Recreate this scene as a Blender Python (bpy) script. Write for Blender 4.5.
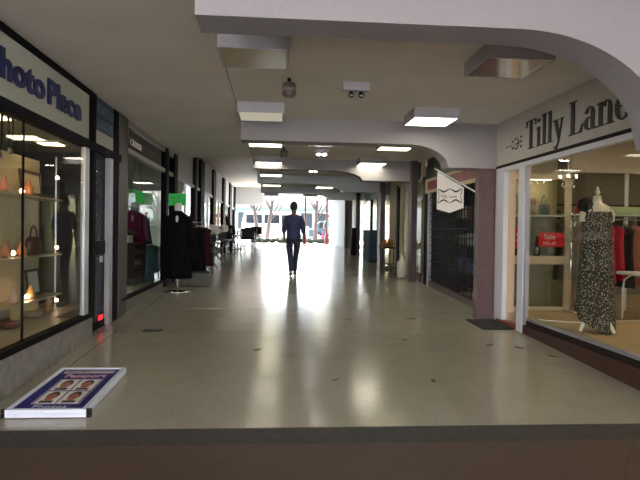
import bpy, bmesh, math, random
from mathutils import Vector, Matrix
random.seed(7)
for o in list(bpy.data.objects): bpy.data.objects.remove(o)
scn = bpy.context.scene
C = scn.collection

# ---------------------------------------------------------------- camera
EYE = 1.56
camd = bpy.data.cameras.new('camera'); cam = bpy.data.objects.new('camera', camd); C.objects.link(cam)
camd.sensor_width = 36; camd.lens = 36 * 580 / 640; camd.clip_end = 300
_r = math.radians(.8)
cy_ = Vector((-46, 9, -580)).normalized()
cz_ = Vector((math.sin(_r), math.cos(_r), 0)); cz_ = (cz_ - cz_.dot(cy_) * cy_).normalized()
cx_ = cy_.cross(cz_)
cam.matrix_world = Matrix.Translation((0, 0, EYE)) @ Matrix((cx_, cy_, cz_)).to_4x4()
scn.camera = cam

# ---------------------------------------------------------------- sky, sun, exposure
w = bpy.data.worlds.new('world'); scn.world = w; w.use_nodes = True
wn = w.node_tree
bg = wn.nodes['Background']
bg.inputs['Color'].default_value = (.86, .93, 1, 1)
# the sky is brightest on the sunny side, beyond the far mouth of the arcade
_tc = wn.nodes.new('ShaderNodeTexCoord'); _sx = wn.nodes.new('ShaderNodeSeparateXYZ'); _mr = wn.nodes.new('ShaderNodeMapRange')
wn.links.new(_tc.outputs['Generated'], _sx.inputs[0]); wn.links.new(_sx.outputs['Y'], _mr.inputs['Value'])
_mr.inputs['From Min'].default_value = -.3; _mr.inputs['From Max'].default_value = .9
_mr.inputs['To Min'].default_value = 2.0; _mr.inputs['To Max'].default_value = 34.0
wn.links.new(_mr.outputs[0], bg.inputs['Strength'])
sd = bpy.data.lights.new('sun', 'SUN'); sd.energy = 40; sd.angle = .01; sd.color = (1, .95, .88)
sun = bpy.data.objects.new('sun', sd); C.objects.link(sun)
sun.rotation_euler = (math.radians(-42), 0, math.radians(14))
scn.view_settings.view_transform = 'Standard'; scn.view_settings.look = 'None'
scn.view_settings.gamma = 1; scn.view_settings.use_curve_mapping = False
scn.view_settings.exposure = 0.0

FIX_LIT = 11.0       # ceiling lamps that burn fully

# ---------------------------------------------------------------- materials
def mat(name, col, rough=.6, metal=0, noise=0, nscale=8, spec=.5, bump=0, emit=None, estr=0, sheen=0, coat=0):
    m = bpy.data.materials.new(name); m.use_nodes = True
    nt = m.node_tree; b = nt.nodes['Principled BSDF']
    b.inputs['Base Color'].default_value = (*col, 1)
    b.inputs['Roughness'].default_value = rough; b.inputs['Metallic'].default_value = metal
    b.inputs['Specular IOR Level'].default_value = spec
    b.inputs['Coat Weight'].default_value = coat
    if noise or bump:
        tc = nt.nodes.new('ShaderNodeTexCoord'); n = nt.nodes.new('ShaderNodeTexNoise')
        n.inputs['Scale'].default_value = nscale; n.inputs['Detail'].default_value = 5
        nt.links.new(tc.outputs['Object'], n.inputs['Vector'])
        if noise:
            r = nt.nodes.new('ShaderNodeValToRGB')
            r.color_ramp.elements[0].position = .3; r.color_ramp.elements[1].position = .7
            r.color_ramp.elements[0].color = (*[c * (1 - noise) for c in col], 1)
            r.color_ramp.elements[1].color = (*[min(1, c * (1 + noise)) for c in col], 1)
            nt.links.new(n.outputs['Fac'], r.inputs['Fac']); nt.links.new(r.outputs['Color'], b.inputs['Base Color'])
        if bump:
            bp = nt.nodes.new('ShaderNodeBump'); bp.inputs['Strength'].default_value = bump; bp.inputs['Distance'].default_value = .01
            nt.links.new(n.outputs['Fac'], bp.inputs['Height']); nt.links.new(bp.outputs['Normal'], b.inputs['Normal'])
    if emit:
        b.inputs['Emission Color'].default_value = (*emit, 1); b.inputs['Emission Strength'].default_value = estr
    return m

def glass_mat(name, tint=(1, 1, 1), ior=1.5, rough=0):
    m = bpy.data.materials.new(name); m.use_nodes = True; nt = m.node_tree; nt.nodes.clear()
    o = nt.nodes.new('ShaderNodeOutputMaterial'); mx = nt.nodes.new('ShaderNodeMixShader')
    t = nt.nodes.new('ShaderNodeBsdfTransparent'); g = nt.nodes.new('ShaderNodeBsdfGlossy'); f = nt.nodes.new('ShaderNodeFresnel')
    t.inputs['Color'].default_value = (*tint, 1); g.inputs['Roughness'].default_value = rough; f.inputs['IOR'].default_value = ior
    ge = nt.nodes.new('ShaderNodeNewGeometry'); k = nt.nodes.new('ShaderNodeMath'); k.operation = 'SUBTRACT'; k.inputs[0].default_value = 1
    k2 = nt.nodes.new('ShaderNodeMath'); k2.operation = 'MULTIPLY'   # only the outer face of the pane reflects
    nt.links.new(ge.outputs['Backfacing'], k.inputs[1]); nt.links.new(f.outputs[0], k2.inputs[0]); nt.links.new(k.outputs[0], k2.inputs[1])
    nt.links.new(k2.outputs[0], mx.inputs[0]); nt.links.new(t.outputs[0], mx.inputs[1]); nt.links.new(g.outputs[0], mx.inputs[2])
    nt.links.new(mx.outputs[0], o.inputs['Surface'])
    return m

M = {}
M['ceiling'] = mat('ceiling_paint', (.72, .69, .65), .75, noise=.06, nscale=1.2)
M['ceiling_pink_light'] = mat('ceiling_pink_reflection', (.62, .52, .47), .6, noise=.08, nscale=.6)  # pinkish reflection on the far left ceiling put into its base colour
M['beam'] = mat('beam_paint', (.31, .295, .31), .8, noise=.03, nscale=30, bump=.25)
M['beam_backlit'] = mat('beam_paint_backlit', (.60, .64, .72), .8, noise=.03, nscale=30)  # beam paint with its bluish backlit shade put into the colour
M['fascia_cream'] = mat('fascia_cream', (.50, .48, .45), .6, noise=.03)
M['sign_cream'] = mat('sign_cream', (.44, .46, .38), .45, noise=.05, nscale=2)
M['navy'] = mat('navy_letter', (.012, .018, .10), .5)
M['navy_panel'] = mat('navy_panel', (.012, .03, .075), .4, noise=.3, nscale=5)
M['navy_text'] = mat('navy_panel_text', (.10, .17, .24), .5)
M['black_frame'] = mat('black_frame', (.007, .007, .009), .6, noise=.2, spec=.06)
M['dark_frame'] = mat('dark_bronze_frame', (.018, .015, .015), .6, spec=.1)
M['alu'] = mat('brushed_aluminium', (.50, .52, .58), .35, .7, noise=.1, nscale=3)
M['alu_dull'] = mat('dull_aluminium', (.12, .11, .105), .5, .5)
M['white_frame'] = mat('white_frame', (.66, .68, .76), .4)
M['cream_frame'] = mat('cream_frame', (.62, .50, .36), .5)
M['steel'] = mat('chrome', (.8, .8, .82), .15, 1)
M['black'] = mat('black_plastic', (.008, .008, .01), .5, spec=.2)
M['glass'] = glass_mat('shop_glass', (.93, .96, .94))
M['glass_dark'] = glass_mat('tinted_shop_glass', (.45, .5, .5))
M['brown_pillar'] = mat('brown_tiled_pillar', (.105, .062, .066), .45, noise=.18, nscale=14)
M['dark_pillar'] = mat('dark_pillar', (.065, .042, .046), .5, noise=.15, nscale=8)
M['brick'] = None
M['plinth'] = mat('plinth_render', (.20, .19, .17), .7, noise=.2, nscale=12)
M['concrete'] = mat('outdoor_concrete', (.62, .60, .57), .9, noise=.06)
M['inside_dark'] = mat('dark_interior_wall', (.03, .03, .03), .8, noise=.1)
M['inside_floor'] = mat('shop_floor', (.42, .36, .27), .4, noise=.08)
M['cream_wall'] = mat('cream_panel', (.55, .46, .30), .7, noise=.05)
M['taupe'] = mat('taupe_wall', (.24, .20, .15), .8, noise=.06)
M['shop_ceiling'] = mat('shop_ceiling', (.62, .52, .40), .8)
M['grey_wall'] = mat('pale_grey_wall', (.24, .27, .30), .7)
M['display_floor'] = mat('display_floor', (.55, .41, .24), .45, noise=.12, nscale=4)
M['white'] = mat('white_paint', (.75, .74, .72), .5)
M['red'] = mat('red_card', (.62, .015, .02), .5)
M['black_letter'] = mat('black_letter', (.015, .012, .012), .5)
M['lamp_off'] = mat('unlit_diffuser', (.40, .34, .19), .25, noise=.05)
M['lamp_mirror'] = mat('unlit_louvre', (.55, .5, .42), .12, .85, noise=.1)
M['lamp_body'] = mat('lamp_housing', (.42, .41, .46), .55, noise=.03)
M['lamp_on'] = mat('lit_diffuser', (.9, .88, .8), .4, emit=(1, .93, .72), estr=FIX_LIT)
M['lamp_half'] = mat('half_lit_diffuser', (.5, .47, .34), .3, emit=(1, .93, .75), estr=.35)
M['lamp_dim'] = mat('dim_diffuser', (.7, .68, .5), .3, emit=(1, .92, .62), estr=9)
M['bulb'] = mat('small_lit_lamp', (1, .9, .8), .4, emit=(1, .62, .38), estr=26)
M['white_bulb'] = mat('white_lit_lamp', (1, .95, .9), .4, emit=(1, .85, .6), estr=30)
M['downlight'] = mat('downlight_face', (1, 1, 1), .4, emit=(1, .97, .9), estr=40)
M['paper_white'] = mat('paper_white', (.7, .7, .68), .7)
M['green_sign'] = mat('green_card', (.02, .62, .10), .6, emit=(.02, .8, .12), estr=.0)
M['green_text'] = mat('green_card_writing', (.01, .25, .05), .6)
M['leaf'] = mat('leaf', (.06, .16, .04), .6, noise=.3)
M['dry_leaf'] = mat('dry_leaf', (.10, .055, .02), .8)
M['rubber'] = mat('rubber_mat', (.018, .02, .018), .9, noise=.3, nscale=60, bump=.5)
M['bark'] = mat('tree_bark', (.07, .05, .05), .9, noise=.3)

def node_floor():
    m = bpy.data.materials.new('terrazzo_floor'); m.use_nodes = True; nt = m.node_tree; L = nt.links
    b = nt.nodes['Principled BSDF']; tc = nt.nodes.new('ShaderNodeTexCoord')
    def N(t, **k):
        n = nt.nodes.new(t)
        for a, v in k.items(): setattr(n, a, v)
        return n
    def noise(scale, detail=4):
        n = N('ShaderNodeTexNoise'); n.inputs['Scale'].default_value = scale; n.inputs['Detail'].default_value = detail
        L.new(tc.outputs['Object'], n.inputs['Vector']); return n
    def ramp(src, a, b_, ca, cb):
        r = N('ShaderNodeValToRGB'); r.color_ramp.elements[0].position = a; r.color_ramp.elements[1].position = b_
        r.color_ramp.elements[0].color = (*ca, 1); r.color_ramp.elements[1].color = (*cb, 1); L.new(src, r.inputs['Fac']); return r
    big = ramp(noise(.7).outputs['Fac'], .3, .7, (.37, .35, .285), (.41, .39, .315))
    sp = ramp(noise(160, 2).outputs['Fac'], .35, .65, (.72, .72, .72), (1.15, 1.15, 1.15))
    mu = N('ShaderNodeMix', data_type='RGBA', blend_type='MULTIPLY'); mu.inputs[0].default_value = 1
    L.new(big.outputs[0], mu.inputs[6]); L.new(sp.outputs[0], mu.inputs[7])
    # dark scuffs
    st = ramp(noise(3.3, 8).outputs['Fac'], .45, .9, (1, 1, 1), (.85, .83, .8))
    mu2 = N('ShaderNodeMix', data_type='RGBA', blend_type='MULTIPLY'); mu2.inputs[0].default_value = 1
    L.new(mu.outputs[2], mu2.inputs[6]); L.new(st.outputs[0], mu2.inputs[7])
    # joints
    sx = N('ShaderNodeSeparateXYZ'); L.new(tc.outputs['Object'], sx.inputs[0])
    def math_(op, a, v=None, bb=None):
        n = N('ShaderNodeMath', operation=op); L.new(a, n.inputs[0])
        if bb is not None: L.new(bb, n.inputs[1])
        elif v is not None: n.inputs[1].default_value = v
        return n.outputs[0]
    jy = math_('ADD', sx.outputs['Y'], 8 * 1.78 - 7.47 + .0)
    jy = math_('DIVIDE', jy, 1.78); jy = math_('FRACT', jy); jy = math_('MULTIPLY', jy, 1.78); jy = math_('LESS_THAN', jy, .012)
    jx = math_('ADD', sx.outputs['X'], 1.98); jx = math_('ABSOLUTE', jx); jx = math_('LESS_THAN', jx, .008)
    far = math_('GREATER_THAN', sx.outputs['Y'], 7.0)
    jy = math_('MULTIPLY', jy, bb=far)
    j = math_('MAXIMUM', jy, bb=jx)
    jj = math_('MULTIPLY', j, .55)
    mu3 = N('ShaderNodeMix', data_type='RGBA'); L.new(jj, mu3.inputs[0]); L.new(mu2.outputs[2], mu3.inputs[6]); mu3.inputs[7].default_value = (.06, .05, .04, 1)
    L.new(mu3.outputs[2], b.inputs['Base Color'])
    rr = N('ShaderNodeMapRange'); L.new(noise(2.5, 6).outputs['Fac'], rr.inputs[0]); rr.inputs[3].default_value = .165; rr.inputs[4].default_value = .175
    L.new(rr.outputs[0], b.inputs['Roughness'])
    b.inputs['Specular IOR Level'].default_value = .5
    bp = N('ShaderNodeBump'); bp.inputs['Strength'].default_value = .05; bp.inputs['Distance'].default_value = .02
    L.new(noise(5, 3).outputs['Fac'], bp.inputs['Height']); L.new(bp.outputs[0], b.inputs['Normal'])
    return m
M['floor'] = node_floor()

def brick_mat(name, c1, c2, mortar, scale, bw=.5, rh=.25, rough=.6, msize=.02, swap=False):
    m = bpy.data.materials.new(name); m.use_nodes = True; nt = m.node_tree; b = nt.nodes['Principled BSDF']
    tc = nt.nodes.new('ShaderNodeTexCoord'); mp = nt.nodes.new('ShaderNodeMapping'); br = nt.nodes.new('ShaderNodeTexBrick')
    if swap: mp.inputs['Rotation'].default_value = swap
    br.inputs['Color1'].default_value = (*c1, 1); br.inputs['Color2'].default_value = (*c2, 1); br.inputs['Mortar'].default_value = (*mortar, 1)
    br.inputs['Scale'].default_value = scale; br.inputs['Brick Width'].default_value = bw; br.inputs['Row Height'].default_value = rh
    br.inputs['Mortar Size'].default_value = msize; br.offset = 0
    nt.links.new(tc.outputs['Object'], mp.inputs[0]); nt.links.new(mp.outputs[0], br.inputs['Vector']); nt.links.new(br.outputs['Color'], b.inputs['Base Color'])
    b.inputs['Roughness'].default_value = rough
    return m
M['brick'] = brick_mat('brown_red_tiles', (.065, .022, .016), (.05, .018, .014), (.03, .02, .017), 1, .22, .30, .45, .006, (0, math.radians(90), math.radians(90)))
M['pavers'] = brick_mat('dark_brown_pavers', (.085, .050, .040), (.072, .044, .036), (.055, .036, .03), 1, .3, .3, .6, .006, (0, 0, math.radians(37)))
M['edge_strip'] = mat('dark_edge_strip', (.045, .043, .043), .7, noise=.25, nscale=25)
M['red_tile'] = mat('red_step_tile', (.24, .06, .035), .4, noise=.2)

def dress_mat():
    m = mat('spotted_dress_fabric', (.02, .02, .02), .8); nt = m.node_tree; b = nt.nodes['Principled BSDF']
    tc = nt.nodes.new('ShaderNodeTexCoord'); v = nt.nodes.new('ShaderNodeTexVoronoi'); v.inputs['Scale'].default_value = 52
    r = nt.nodes.new('ShaderNodeValToRGB'); r.color_ramp.interpolation = 'CONSTANT'
    r.color_ramp.elements[0].color = (.50, .43, .31, 1); r.color_ramp.elements[1].position = .31; r.color_ramp.elements[1].color = (.02, .018, .016, 1)
    nt.links.new(tc.outputs['Object'], v.inputs['Vector']); nt.links.new(v.outputs['Distance'], r.inputs[0]); nt.links.new(r.outputs[0], b.inputs['Base Color'])
    return m
M['spotted'] = dress_mat()

def grass_mat(): return mat('hedge_foliage', (.018, .032, .02), .8, noise=.5, nscale=20)
M['hedge'] = grass_mat()

_cm = {}
def colour(c, rough=.75):
    k = (tuple(round(x, 3) for x in c), rough)
    if k not in _cm: _cm[k] = mat('fabric_or_paint', c, rough, noise=.12, nscale=15, spec=.12)
    return _cm[k]

# ---------------------------------------------------------------- mesh helpers
def wloc(o):
    v = Vector((0, 0, 0))
    while o: v += o.location; o = o.parent
    return v

class MB:
    def __init__(s): s.bm = bmesh.new()
    def box(s, x0, x1, y0, y1, z0, z1, rot=None, piv=None):
        vs = [s.bm.verts.new((x, y, z)) for x in (x0, x1) for y in (y0, y1) for z in (z0, z1)]
        for f in ((0, 1, 3, 2), (4, 6, 7, 5), (0, 4, 5, 1), (2, 3, 7, 6), (0, 2, 6, 4), (1, 5, 7, 3)): s.bm.faces.new([vs[i] for i in f])
        if rot:
            p = Vector(piv) if piv else Vector(((x0 + x1) / 2, (y0 + y1) / 2, (z0 + z1) / 2))
            bmesh.ops.rotate(s.bm, cent=p, matrix=rot, verts=vs)
        return s
    def tube(s, pts, r, seg=10, cap=True):
        pts = [Vector(p) for p in pts]; rs = r if isinstance(r, (list, tuple)) else [r] * len(pts)
        rings = []
        ref = None
        for i, p in enumerate(pts):
            d = (pts[min(i + 1, len(pts) - 1)] - pts[max(i - 1, 0)]).normalized()
            if ref is None: ref = Vector((0, 0, 1)) if abs(d.z) < .9 else Vector((1, 0, 0))
            a = (ref - ref.dot(d) * d).normalized(); ref = a; b = d.cross(a)
            rings.append([s.bm.verts.new(p + (a * math.cos(t) + b * math.sin(t)) * rs[i]) for t in [2 * math.pi * k / seg for k in range(seg)]])
        for i in range(len(rings) - 1):
            for k in range(seg):
                s.bm.faces.new([rings[i][k], rings[i][(k + 1) % seg], rings[i + 1][(k + 1) % seg], rings[i + 1][k]])
        if cap: s.bm.faces.new(rings[0][::-1]); s.bm.faces.new(rings[-1])
        return s
    def lathe(s, prof, c, seg=24, sx=1, sy=1):
        rings = []
        for r, z in prof:
            rings.append([s.bm.verts.new((c[0] + sx * r * math.cos(2 * math.pi * k / seg), c[1] + sy * r * math.sin(2 * math.pi * k / seg), c[2] + z)) for k in range(seg)])
        for i in range(len(rings) - 1):
            for k in range(seg): s.bm.faces.new([rings[i][k], rings[i][(k + 1) % seg], rings[i + 1][(k + 1) % seg], rings[i + 1][k]])
        s.bm.faces.new(rings[0][::-1]); s.bm.faces.new(rings[-1])
        return s
    def prism(s, pts, d):   # pts: list of 3d points (planar), d: extrusion vector
        a = [s.bm.verts.new(p) for p in pts]; b = [s.bm.verts.new(Vector(p) + Vector(d)) for p in pts]
        n = len(pts); s.bm.faces.new(a[::-1]); s.bm.faces.new(b)
        for i in range(n): s.bm.faces.new([a[i], a[(i + 1) % n], b[(i + 1) % n], b[i]])
        return s
    def ball(s, c, r, sub=2, sc=(1, 1, 1), jit=0):
        g = bmesh.ops.create_icosphere(s.bm, subdivisions=sub, radius=1)
        for v in g['verts']:
            k = 1 + random.uniform(-jit, jit)
            v.co = Vector((c[0] + v.co.x * r * sc[0] * k, c[1] + v.co.y * r * sc[1] * k, c[2] + v.co.z * r * sc[2] * k))
        return s
    def build(s, name, m, parent=None, smooth=False, bevel=0):
        bmesh.ops.recalc_face_normals(s.bm, faces=s.bm.faces)
        if bevel: bmesh.ops.bevel(s.bm, geom=list(s.bm.edges), offset=bevel, segments=2, affect='EDGES', profile=.6)
        me = bpy.data.meshes.new(name)
        if parent:
            off = wloc(parent); bmesh.ops.translate(s.bm, vec=-off, verts=s.bm.verts)
        s.bm.to_mesh(me); s.bm.free()
        me.materials.append(m)
        if smooth:
            for p in me.polygons: p.use_smooth = True
        o = bpy.data.objects.new(name, me); C.objects.link(o); o.parent = parent
        return o

def tag(o, label=None, cat=None, group=None, kind=None):
    if label: o['label'] = label
    if cat: o['category'] = cat
    if group: o['group'] = group
    if kind: o['kind'] = kind
    return o
def thing(name, loc, label, cat, group=None):
    o = bpy.data.objects.new(name, None); C.objects.link(o); o.location = loc; o.empty_display_size = .1
    return tag(o, label, cat, group)
def struct(name, mb, m, parent=None, **k):
    o = mb.build(name, m, parent, **k)
    if not parent: o['kind'] = 'structure'
    return o
def sroot(name, loc=(0, 0, 0)):
    o = bpy.data.objects.new(name, None); C.objects.link(o); o.location = loc; o['kind'] = 'structure'; return o
def copy_tree(o, parent=None):
    c = o.copy(); C.objects.link(c); c.parent = parent
    for ch in o.children: copy_tree(ch, c)
    return c
def B(*a, **k): return MB().box(*a, **k)

def text(name, s, size, mtl, origin, xdir, ydir, parent=None, depth=.01, bold=0, sx=1, font_mesh=None, spacing=1, align='LEFT'):
    cu = bpy.data.curves.new(name, 'FONT'); cu.body = s; cu.size = size; cu.extrude = depth / 2; cu.offset = bold; cu.space_character = spacing; cu.align_x = align
    cu.resolution_u = 4
    t = bpy.data.objects.new(name, cu); C.objects.link(t)
    bpy.context.view_layer.update()
    me = bpy.data.meshes.new_from_object(t.evaluated_get(bpy.context.evaluated_depsgraph_get()))
    bpy.data.objects.remove(t)
    X = Vector(xdir).normalized(); Y = Vector(ydir).normalized(); Z = X.cross(Y)
    O = Vector(origin) - (wloc(parent) if parent else Vector())
    for v in me.vertices:
        c = v.co.copy(); v.co = O + X * c.x * sx + Y * c.y + Z * c.z
    me.materials.clear(); me.materials.append(mtl)
    o = bpy.data.objects.new(name, me); C.objects.link(o); o.parent = parent
    return o

def skin(name, nodes, edges, m, parent=None, sub=2, smooth=True, root=0):
    """nodes: list of (x,y,z,r) or (x,y,z,rx,ry)"""
    me = bpy.data.meshes.new(name); off = wloc(parent) if parent else Vector()
    me.from_pydata([Vector(n[:3]) - off for n in nodes], edges, [])
    o = bpy.data.objects.new(name, me); C.objects.link(o); o.parent = parent
    sk = o.modifiers.new('skin', 'SKIN'); sk.use_smooth_shade = smooth
    for i, n in enumerate(nodes):
        me.skin_vertices[0].data[i].radius = (n[3], n[4] if len(n) > 4 else n[3])
        me.skin_vertices[0].data[i].use_root = (i == root)
    sb = o.modifiers.new('sub', 'SUBSURF'); sb.levels = sub; sb.render_levels = sub
    bpy.context.view_layer.update()
    ev = bpy.data.meshes.new_from_object(o.evaluated_get(bpy.context.evaluated_depsgraph_get()))
    o.modifiers.clear(); o.data = ev; ev.materials.clear(); ev.materials.append(m)
    for p in ev.polygons: p.use_smooth = True
    return o
def chain(*pts): return list(pts), [(i, i + 1) for i in range(len(pts) - 1)]

S = .0345
def fz(y): return S * min(y, 25.4)

# ================================================================= SETTING
# floor (a ramp that climbs away from the street), dark threshold strip, street pavers
def ramp(name, x0, x1, ys, m, th=.2):
    b = MB(); pts = [(x0, y, fz(y)) for y in ys] + [(x0, ys[-1], -.3), (x0, ys[0], -.3)]
    b.prism(pts, (x1 - x0, 0, 0)); return struct(name, b, m)
ramp('floor', -2.2, 3.38, [4.17, 25.4, 33], M['floor'])
ramp('floor_threshold', -6, 8.5, [3.87, 4.17], M['edge_strip'])
ramp('floor_street', -6, 8.5, [-9, 3.87], M['pavers'])
o = B(-25, 25, 33, 60, .5, .87).build('ground_outside', M['concrete']); o['kind'] = 'structure'
struct('wall_sky_block_behind', B(-25, 25, -21, -20, -.4, 9.0), mat('sky_block_behind', (.42, .38, .36), .9))  # unseen wall added to block part of the sky behind the camera
o = B(-25, 25, -30, -9, -.6, -.32).build('ground_behind', mat('street_asphalt_behind', (.36, .355, .36), .9)); o['kind'] = 'structure'

# ceilings
struct('ceiling_centre', B(-.5, 3.45, -4, 25.6, 3.2, 3.5), M['ceiling'])
struct('ceiling_left', B(-2.3, -.515, -4, 13.4, 3.205, 3.5), M['ceiling'])
b = MB(); b.prism([(-2.3, 13.4, 3.6), (-2.3, 33, 4.0), (-2.3, 33, 4.2), (-2.3, 13.4, 4.2)], (1.78, 0, 0)); struct('ceiling_far_left', b, M['ceiling_pink_light'])
struct('ceiling_roof_seal', B(-6.2, 8.8, -4, 33, 4.2, 4.5), M['ceiling'])  # unseen slab over everything, put in to stop sky light leaking through
struct('wall_ceiling_riser', B(-2.3, -.52, 13.3, 13.4, 3.5, 4.2), M['ceiling'])
struct('wall_ceiling_end', B(-.5, 3.45, 25.45, 25.6, 3.5, 4.2), M['ceiling'])
struct('trim_far_left', B(-2.2, -.5, 32.8, 33, 3.0, 4.2), M['beam_backlit'])

# arched cross beams
def beam(idx, y0, y1, x0a, a, bdrop, xend=3.3, kink=.31, m='beam', zb=2.87, x0=-.5):
    pts = [(x0, y0, 3.2), (x0, y0, zb), (x0a, y0, zb)]
    n = 16
    for i in range(1, n + 1):
        u = a * i / n
        z = zb - bdrop * (1 - math.sqrt(max(0, 1 - (u / a) ** 2)))
        pts.append((x0a + u, y0, z))
    zz = zb - bdrop
    if x0a + a < xend: pts.append((xend, y0, zz))
    pts.append((xend, y0, 3.2))
    # remove points beyond xend
    pts = [p for p in pts if p[0] <= xend + 1e-6]
    b = MB(); b.prism(pts, (0, y1 - y0, 0))
    o = struct('trim_arched_beam_%d' % idx, b, M[m])
    return o
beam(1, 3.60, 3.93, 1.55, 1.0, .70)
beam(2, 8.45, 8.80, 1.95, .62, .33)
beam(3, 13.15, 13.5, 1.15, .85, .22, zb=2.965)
beam(4, 17.0, 17.4, 1.15, .85, .22, zb=2.965, m='beam_backlit')
beam(5, 21.2, 21.6, 1.15, .85, .22, zb=2.965, m='beam_backlit')

# unseen outer shells of the shops, put in so sky light doesn't leak inside
struct('wall_outer_seal_left', B(-6.2, -6, -4, 33, -.3, 4.2), M['inside_dark'])
struct('wall_outer_seal_right', B(8.5, 8.8, -4, 33, -.3, 4.2), M['inside_dark'])

# ---------- left shopfronts
XL = -2.2
# raised shop floors
struct('floor_photo_shop', B(-6, XL - .02, 1.5, 7.15, 0, .48).box(-6, XL - .42, 7.15, 8.4, 0, .48).box(-6, XL - .02, 8.4, 12.6, 0, .48), M['inside_floor'])
b = MB(); b.prism([(-6, 12.6, 0), (-6, 12.6, .5), (-6, 33, .87), (-6, 33, 0)], (3.78, 0, 0)); struct('floor_far_shops', b, M['inside_floor'])
struct('wall_photo_plinth', B(XL - .02, XL + .04, 1.5, 7.15, -.1, .49), M['plinth'])
struct('wall_boutique_plinth', B(XL - .02, XL, 8.55, 12.6, 0, .50), M['plinth'])
struct('wall_photo_end', B(-6, XL - .12, 1.3, 1.5, 0, 4.2), M['inside_dark'])
struct('wall_photo_partition', B(-6, -2.35, 8.52, 8.6, .48, 4.2), M['inside_dark'])
struct('wall_photo_back', B(-4.4, -4.3, 1.5, 8.52, .48, 3.4), M['inside_dark'])
struct('ceiling_photo_shop', B(-6, XL - .1, 1.5, 8.5, 2.62, 2.72), mat('photo_shop_ceiling', (.25, .27, .25), .8))
struct('ceiling_boutique', B(-6, XL - .06, 8.6, 33, 3.0, 3.1), mat('boutique_ceiling', (.45, .48, .42), .8))
struct('wall_boutique_back', B(-5.2, -5.1, 8.6, 33, .4, 3.1), mat('boutique_back_wall', (.45, .50, .44), .8))
struct('wall_left_top', B(XL - .1, XL - .02, 13.2, 33, 2.75, 4.2), mat('transom_panels_left', (.70, .66, .64), .6))

# photo shop window: sill, glass, frame
wr = sroot('window_1')
B(XL - .06, XL + .03, 1.5, 7.15, .49, .545).build('window_sill', M['black_frame'], wr)
B(XL - .06, XL + .03, 1.5, 8.45, 2.50, 2.60).build('window_head', M['black_frame'], wr)
B(XL - .05, XL + .02, 7.20, 7.30, .45, 3.19).build('window_post', M['black_frame'], wr)
B(XL - .04, XL + .01, 6.93, 7.08, .50, 2.50).build('window_jamb', M['alu'], wr)
B(XL - .012, XL - .004, 1.5, 6.95, .545, 2.50).build('glass_pane', M['glass'], wr)
for y in (4.3, 5.3): B(XL - .02, XL - .0, y, y + .012, .545, 2.50).build('glass_joint', M['black_frame'], wr)

# photo shop door: recessed lattice grille door
dr = sroot('door_1')
B(XL - .10, XL - .03, 7.30, 7.42, .26, 2.50).build('door_frame', M['black_frame'], dr)
B(XL - .06, XL + .005, 7.97, 8.12, .27, 2.50).build('door_jamb', M['alu'], dr)
B(XL - .06, XL + .01, 8.12, 8.38, .26, 3.19).build('door_post', M['black_frame'], dr)
B(XL - .10, XL - .05, 7.30, 8.0, 1.22, 1.40).build('door_rail', M['black_frame'], dr)
B(XL - .10, XL - .05, 7.30, 8.1, .26, .36).build('door_rail', M['black_frame'], dr)
B(XL - .09, XL - .08, 7.30, 8.1, .30, 2.50).build('glass_pane', M['glass_dark'], dr)
g = MB(); k = 0
y = 6.0
while y < 9.8:
    for sgn in (1, -1):
        # diagonal bars clipped to the door rectangle
        a0, b0 = 7.32, 7.96
        ys = [a0, b0]
        pts = [(XL - .065, yy, 1.4 + sgn * (yy - y) * 1.9) for yy in ys]
        for z0, z1 in ((.36, 1.22), (1.40, 2.50)):
            # clip in z
            (x_, ya, za), (_, yb, zb) = pts
            def at(z): return ya + (z - za) / (zb - za) * (yb - ya)
            lo, hi = (za, zb) if za < zb else (zb, za)
            c0, c1 = max(lo, z0), min(hi, z1)
            if c1 - c0 > .02: g.tube([(x_, at(c0), c0), (x_, at(c1), c1)], .006, 4)
    y += .085
g.build('door_lattice', mat('blue_grey_lattice', (.035, .05, .07), .6, .1), dr)
struct('trim_door_step', B(XL - .4, XL - .0, 7.17, 8.55, 0, .262), M['plinth'])
B(XL - .4, XL - .15, 8.5, 8.55, .2, 2.5).build('door_return', M['black_frame'], dr)
st = thing('door_sticker', (XL - .04, 7.84, 1.22), 'small white IN sticker on the dark rail of the lattice door', 'sticker')
B(XL - .049, XL - .045, 7.72, 7.85, 1.12, 1.20).build('sticker_card', M['paper_white'], st)
text('sticker_writing', 'in', .07, M['black_letter'], (XL - .043, 7.75, 1.135), (0, 1, 0), (0, 0, 1), st, .002)
rd = thing('door_alarm_lamp', (XL - .04, 7.84, .36), 'small glowing red lamp at the foot of the lattice door', 'lamp')
B(XL - .05, XL - .035, 7.68, 7.84, .37, .43).build('red_lens', mat('red_lens', (.8, .02, .02), .4, emit=(1, .02, .03), estr=1.6), rd, bevel=.003)

# photo shop fascia sign
fs = thing('shop_sign', (XL, 5, 2.6), 'long cream fascia sign with navy letters reading Photo Place over the display window', 'sign')
B(XL - .06, XL + .0, 1.5, 7.08, 2.60, 3.13).build('sign_panel', M['sign_cream'], fs)
B(XL - .06, XL + .025, 1.5, 7.2, 3.13, 3.19).build('sign_frame', M['black_frame'], fs)
for wd_, y_ in (('Photo', 4.57), ('Place', 5.78)): text('sign_writing', wd_, .325, M['navy'], (XL + .012, y_, 2.77), (0, 1, 0), (0, 0, 1), fs, .016, bold=.012, sx=1.42, spacing=1.02)
ns = thing('shop_sign', (XL, 7.75, 2.6), 'small navy and cream sign panel over the lattice door', 'sign')
B(XL - .06, XL - .0, 7.30, 8.25, 2.60, 2.78).build('sign_panel', M['sign_cream'], ns)
B(XL - .06, XL - .0, 7.30, 8.25, 2.78, 3.19).build('sign_board', M['navy_panel'], ns)
text('sign_writing', 'PHOTO', .16, M['navy_text'], (XL + .008, 7.38, 3.0), (0, 1, 0), (0, 0, 1), ns, .008, sx=1.3)
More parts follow.
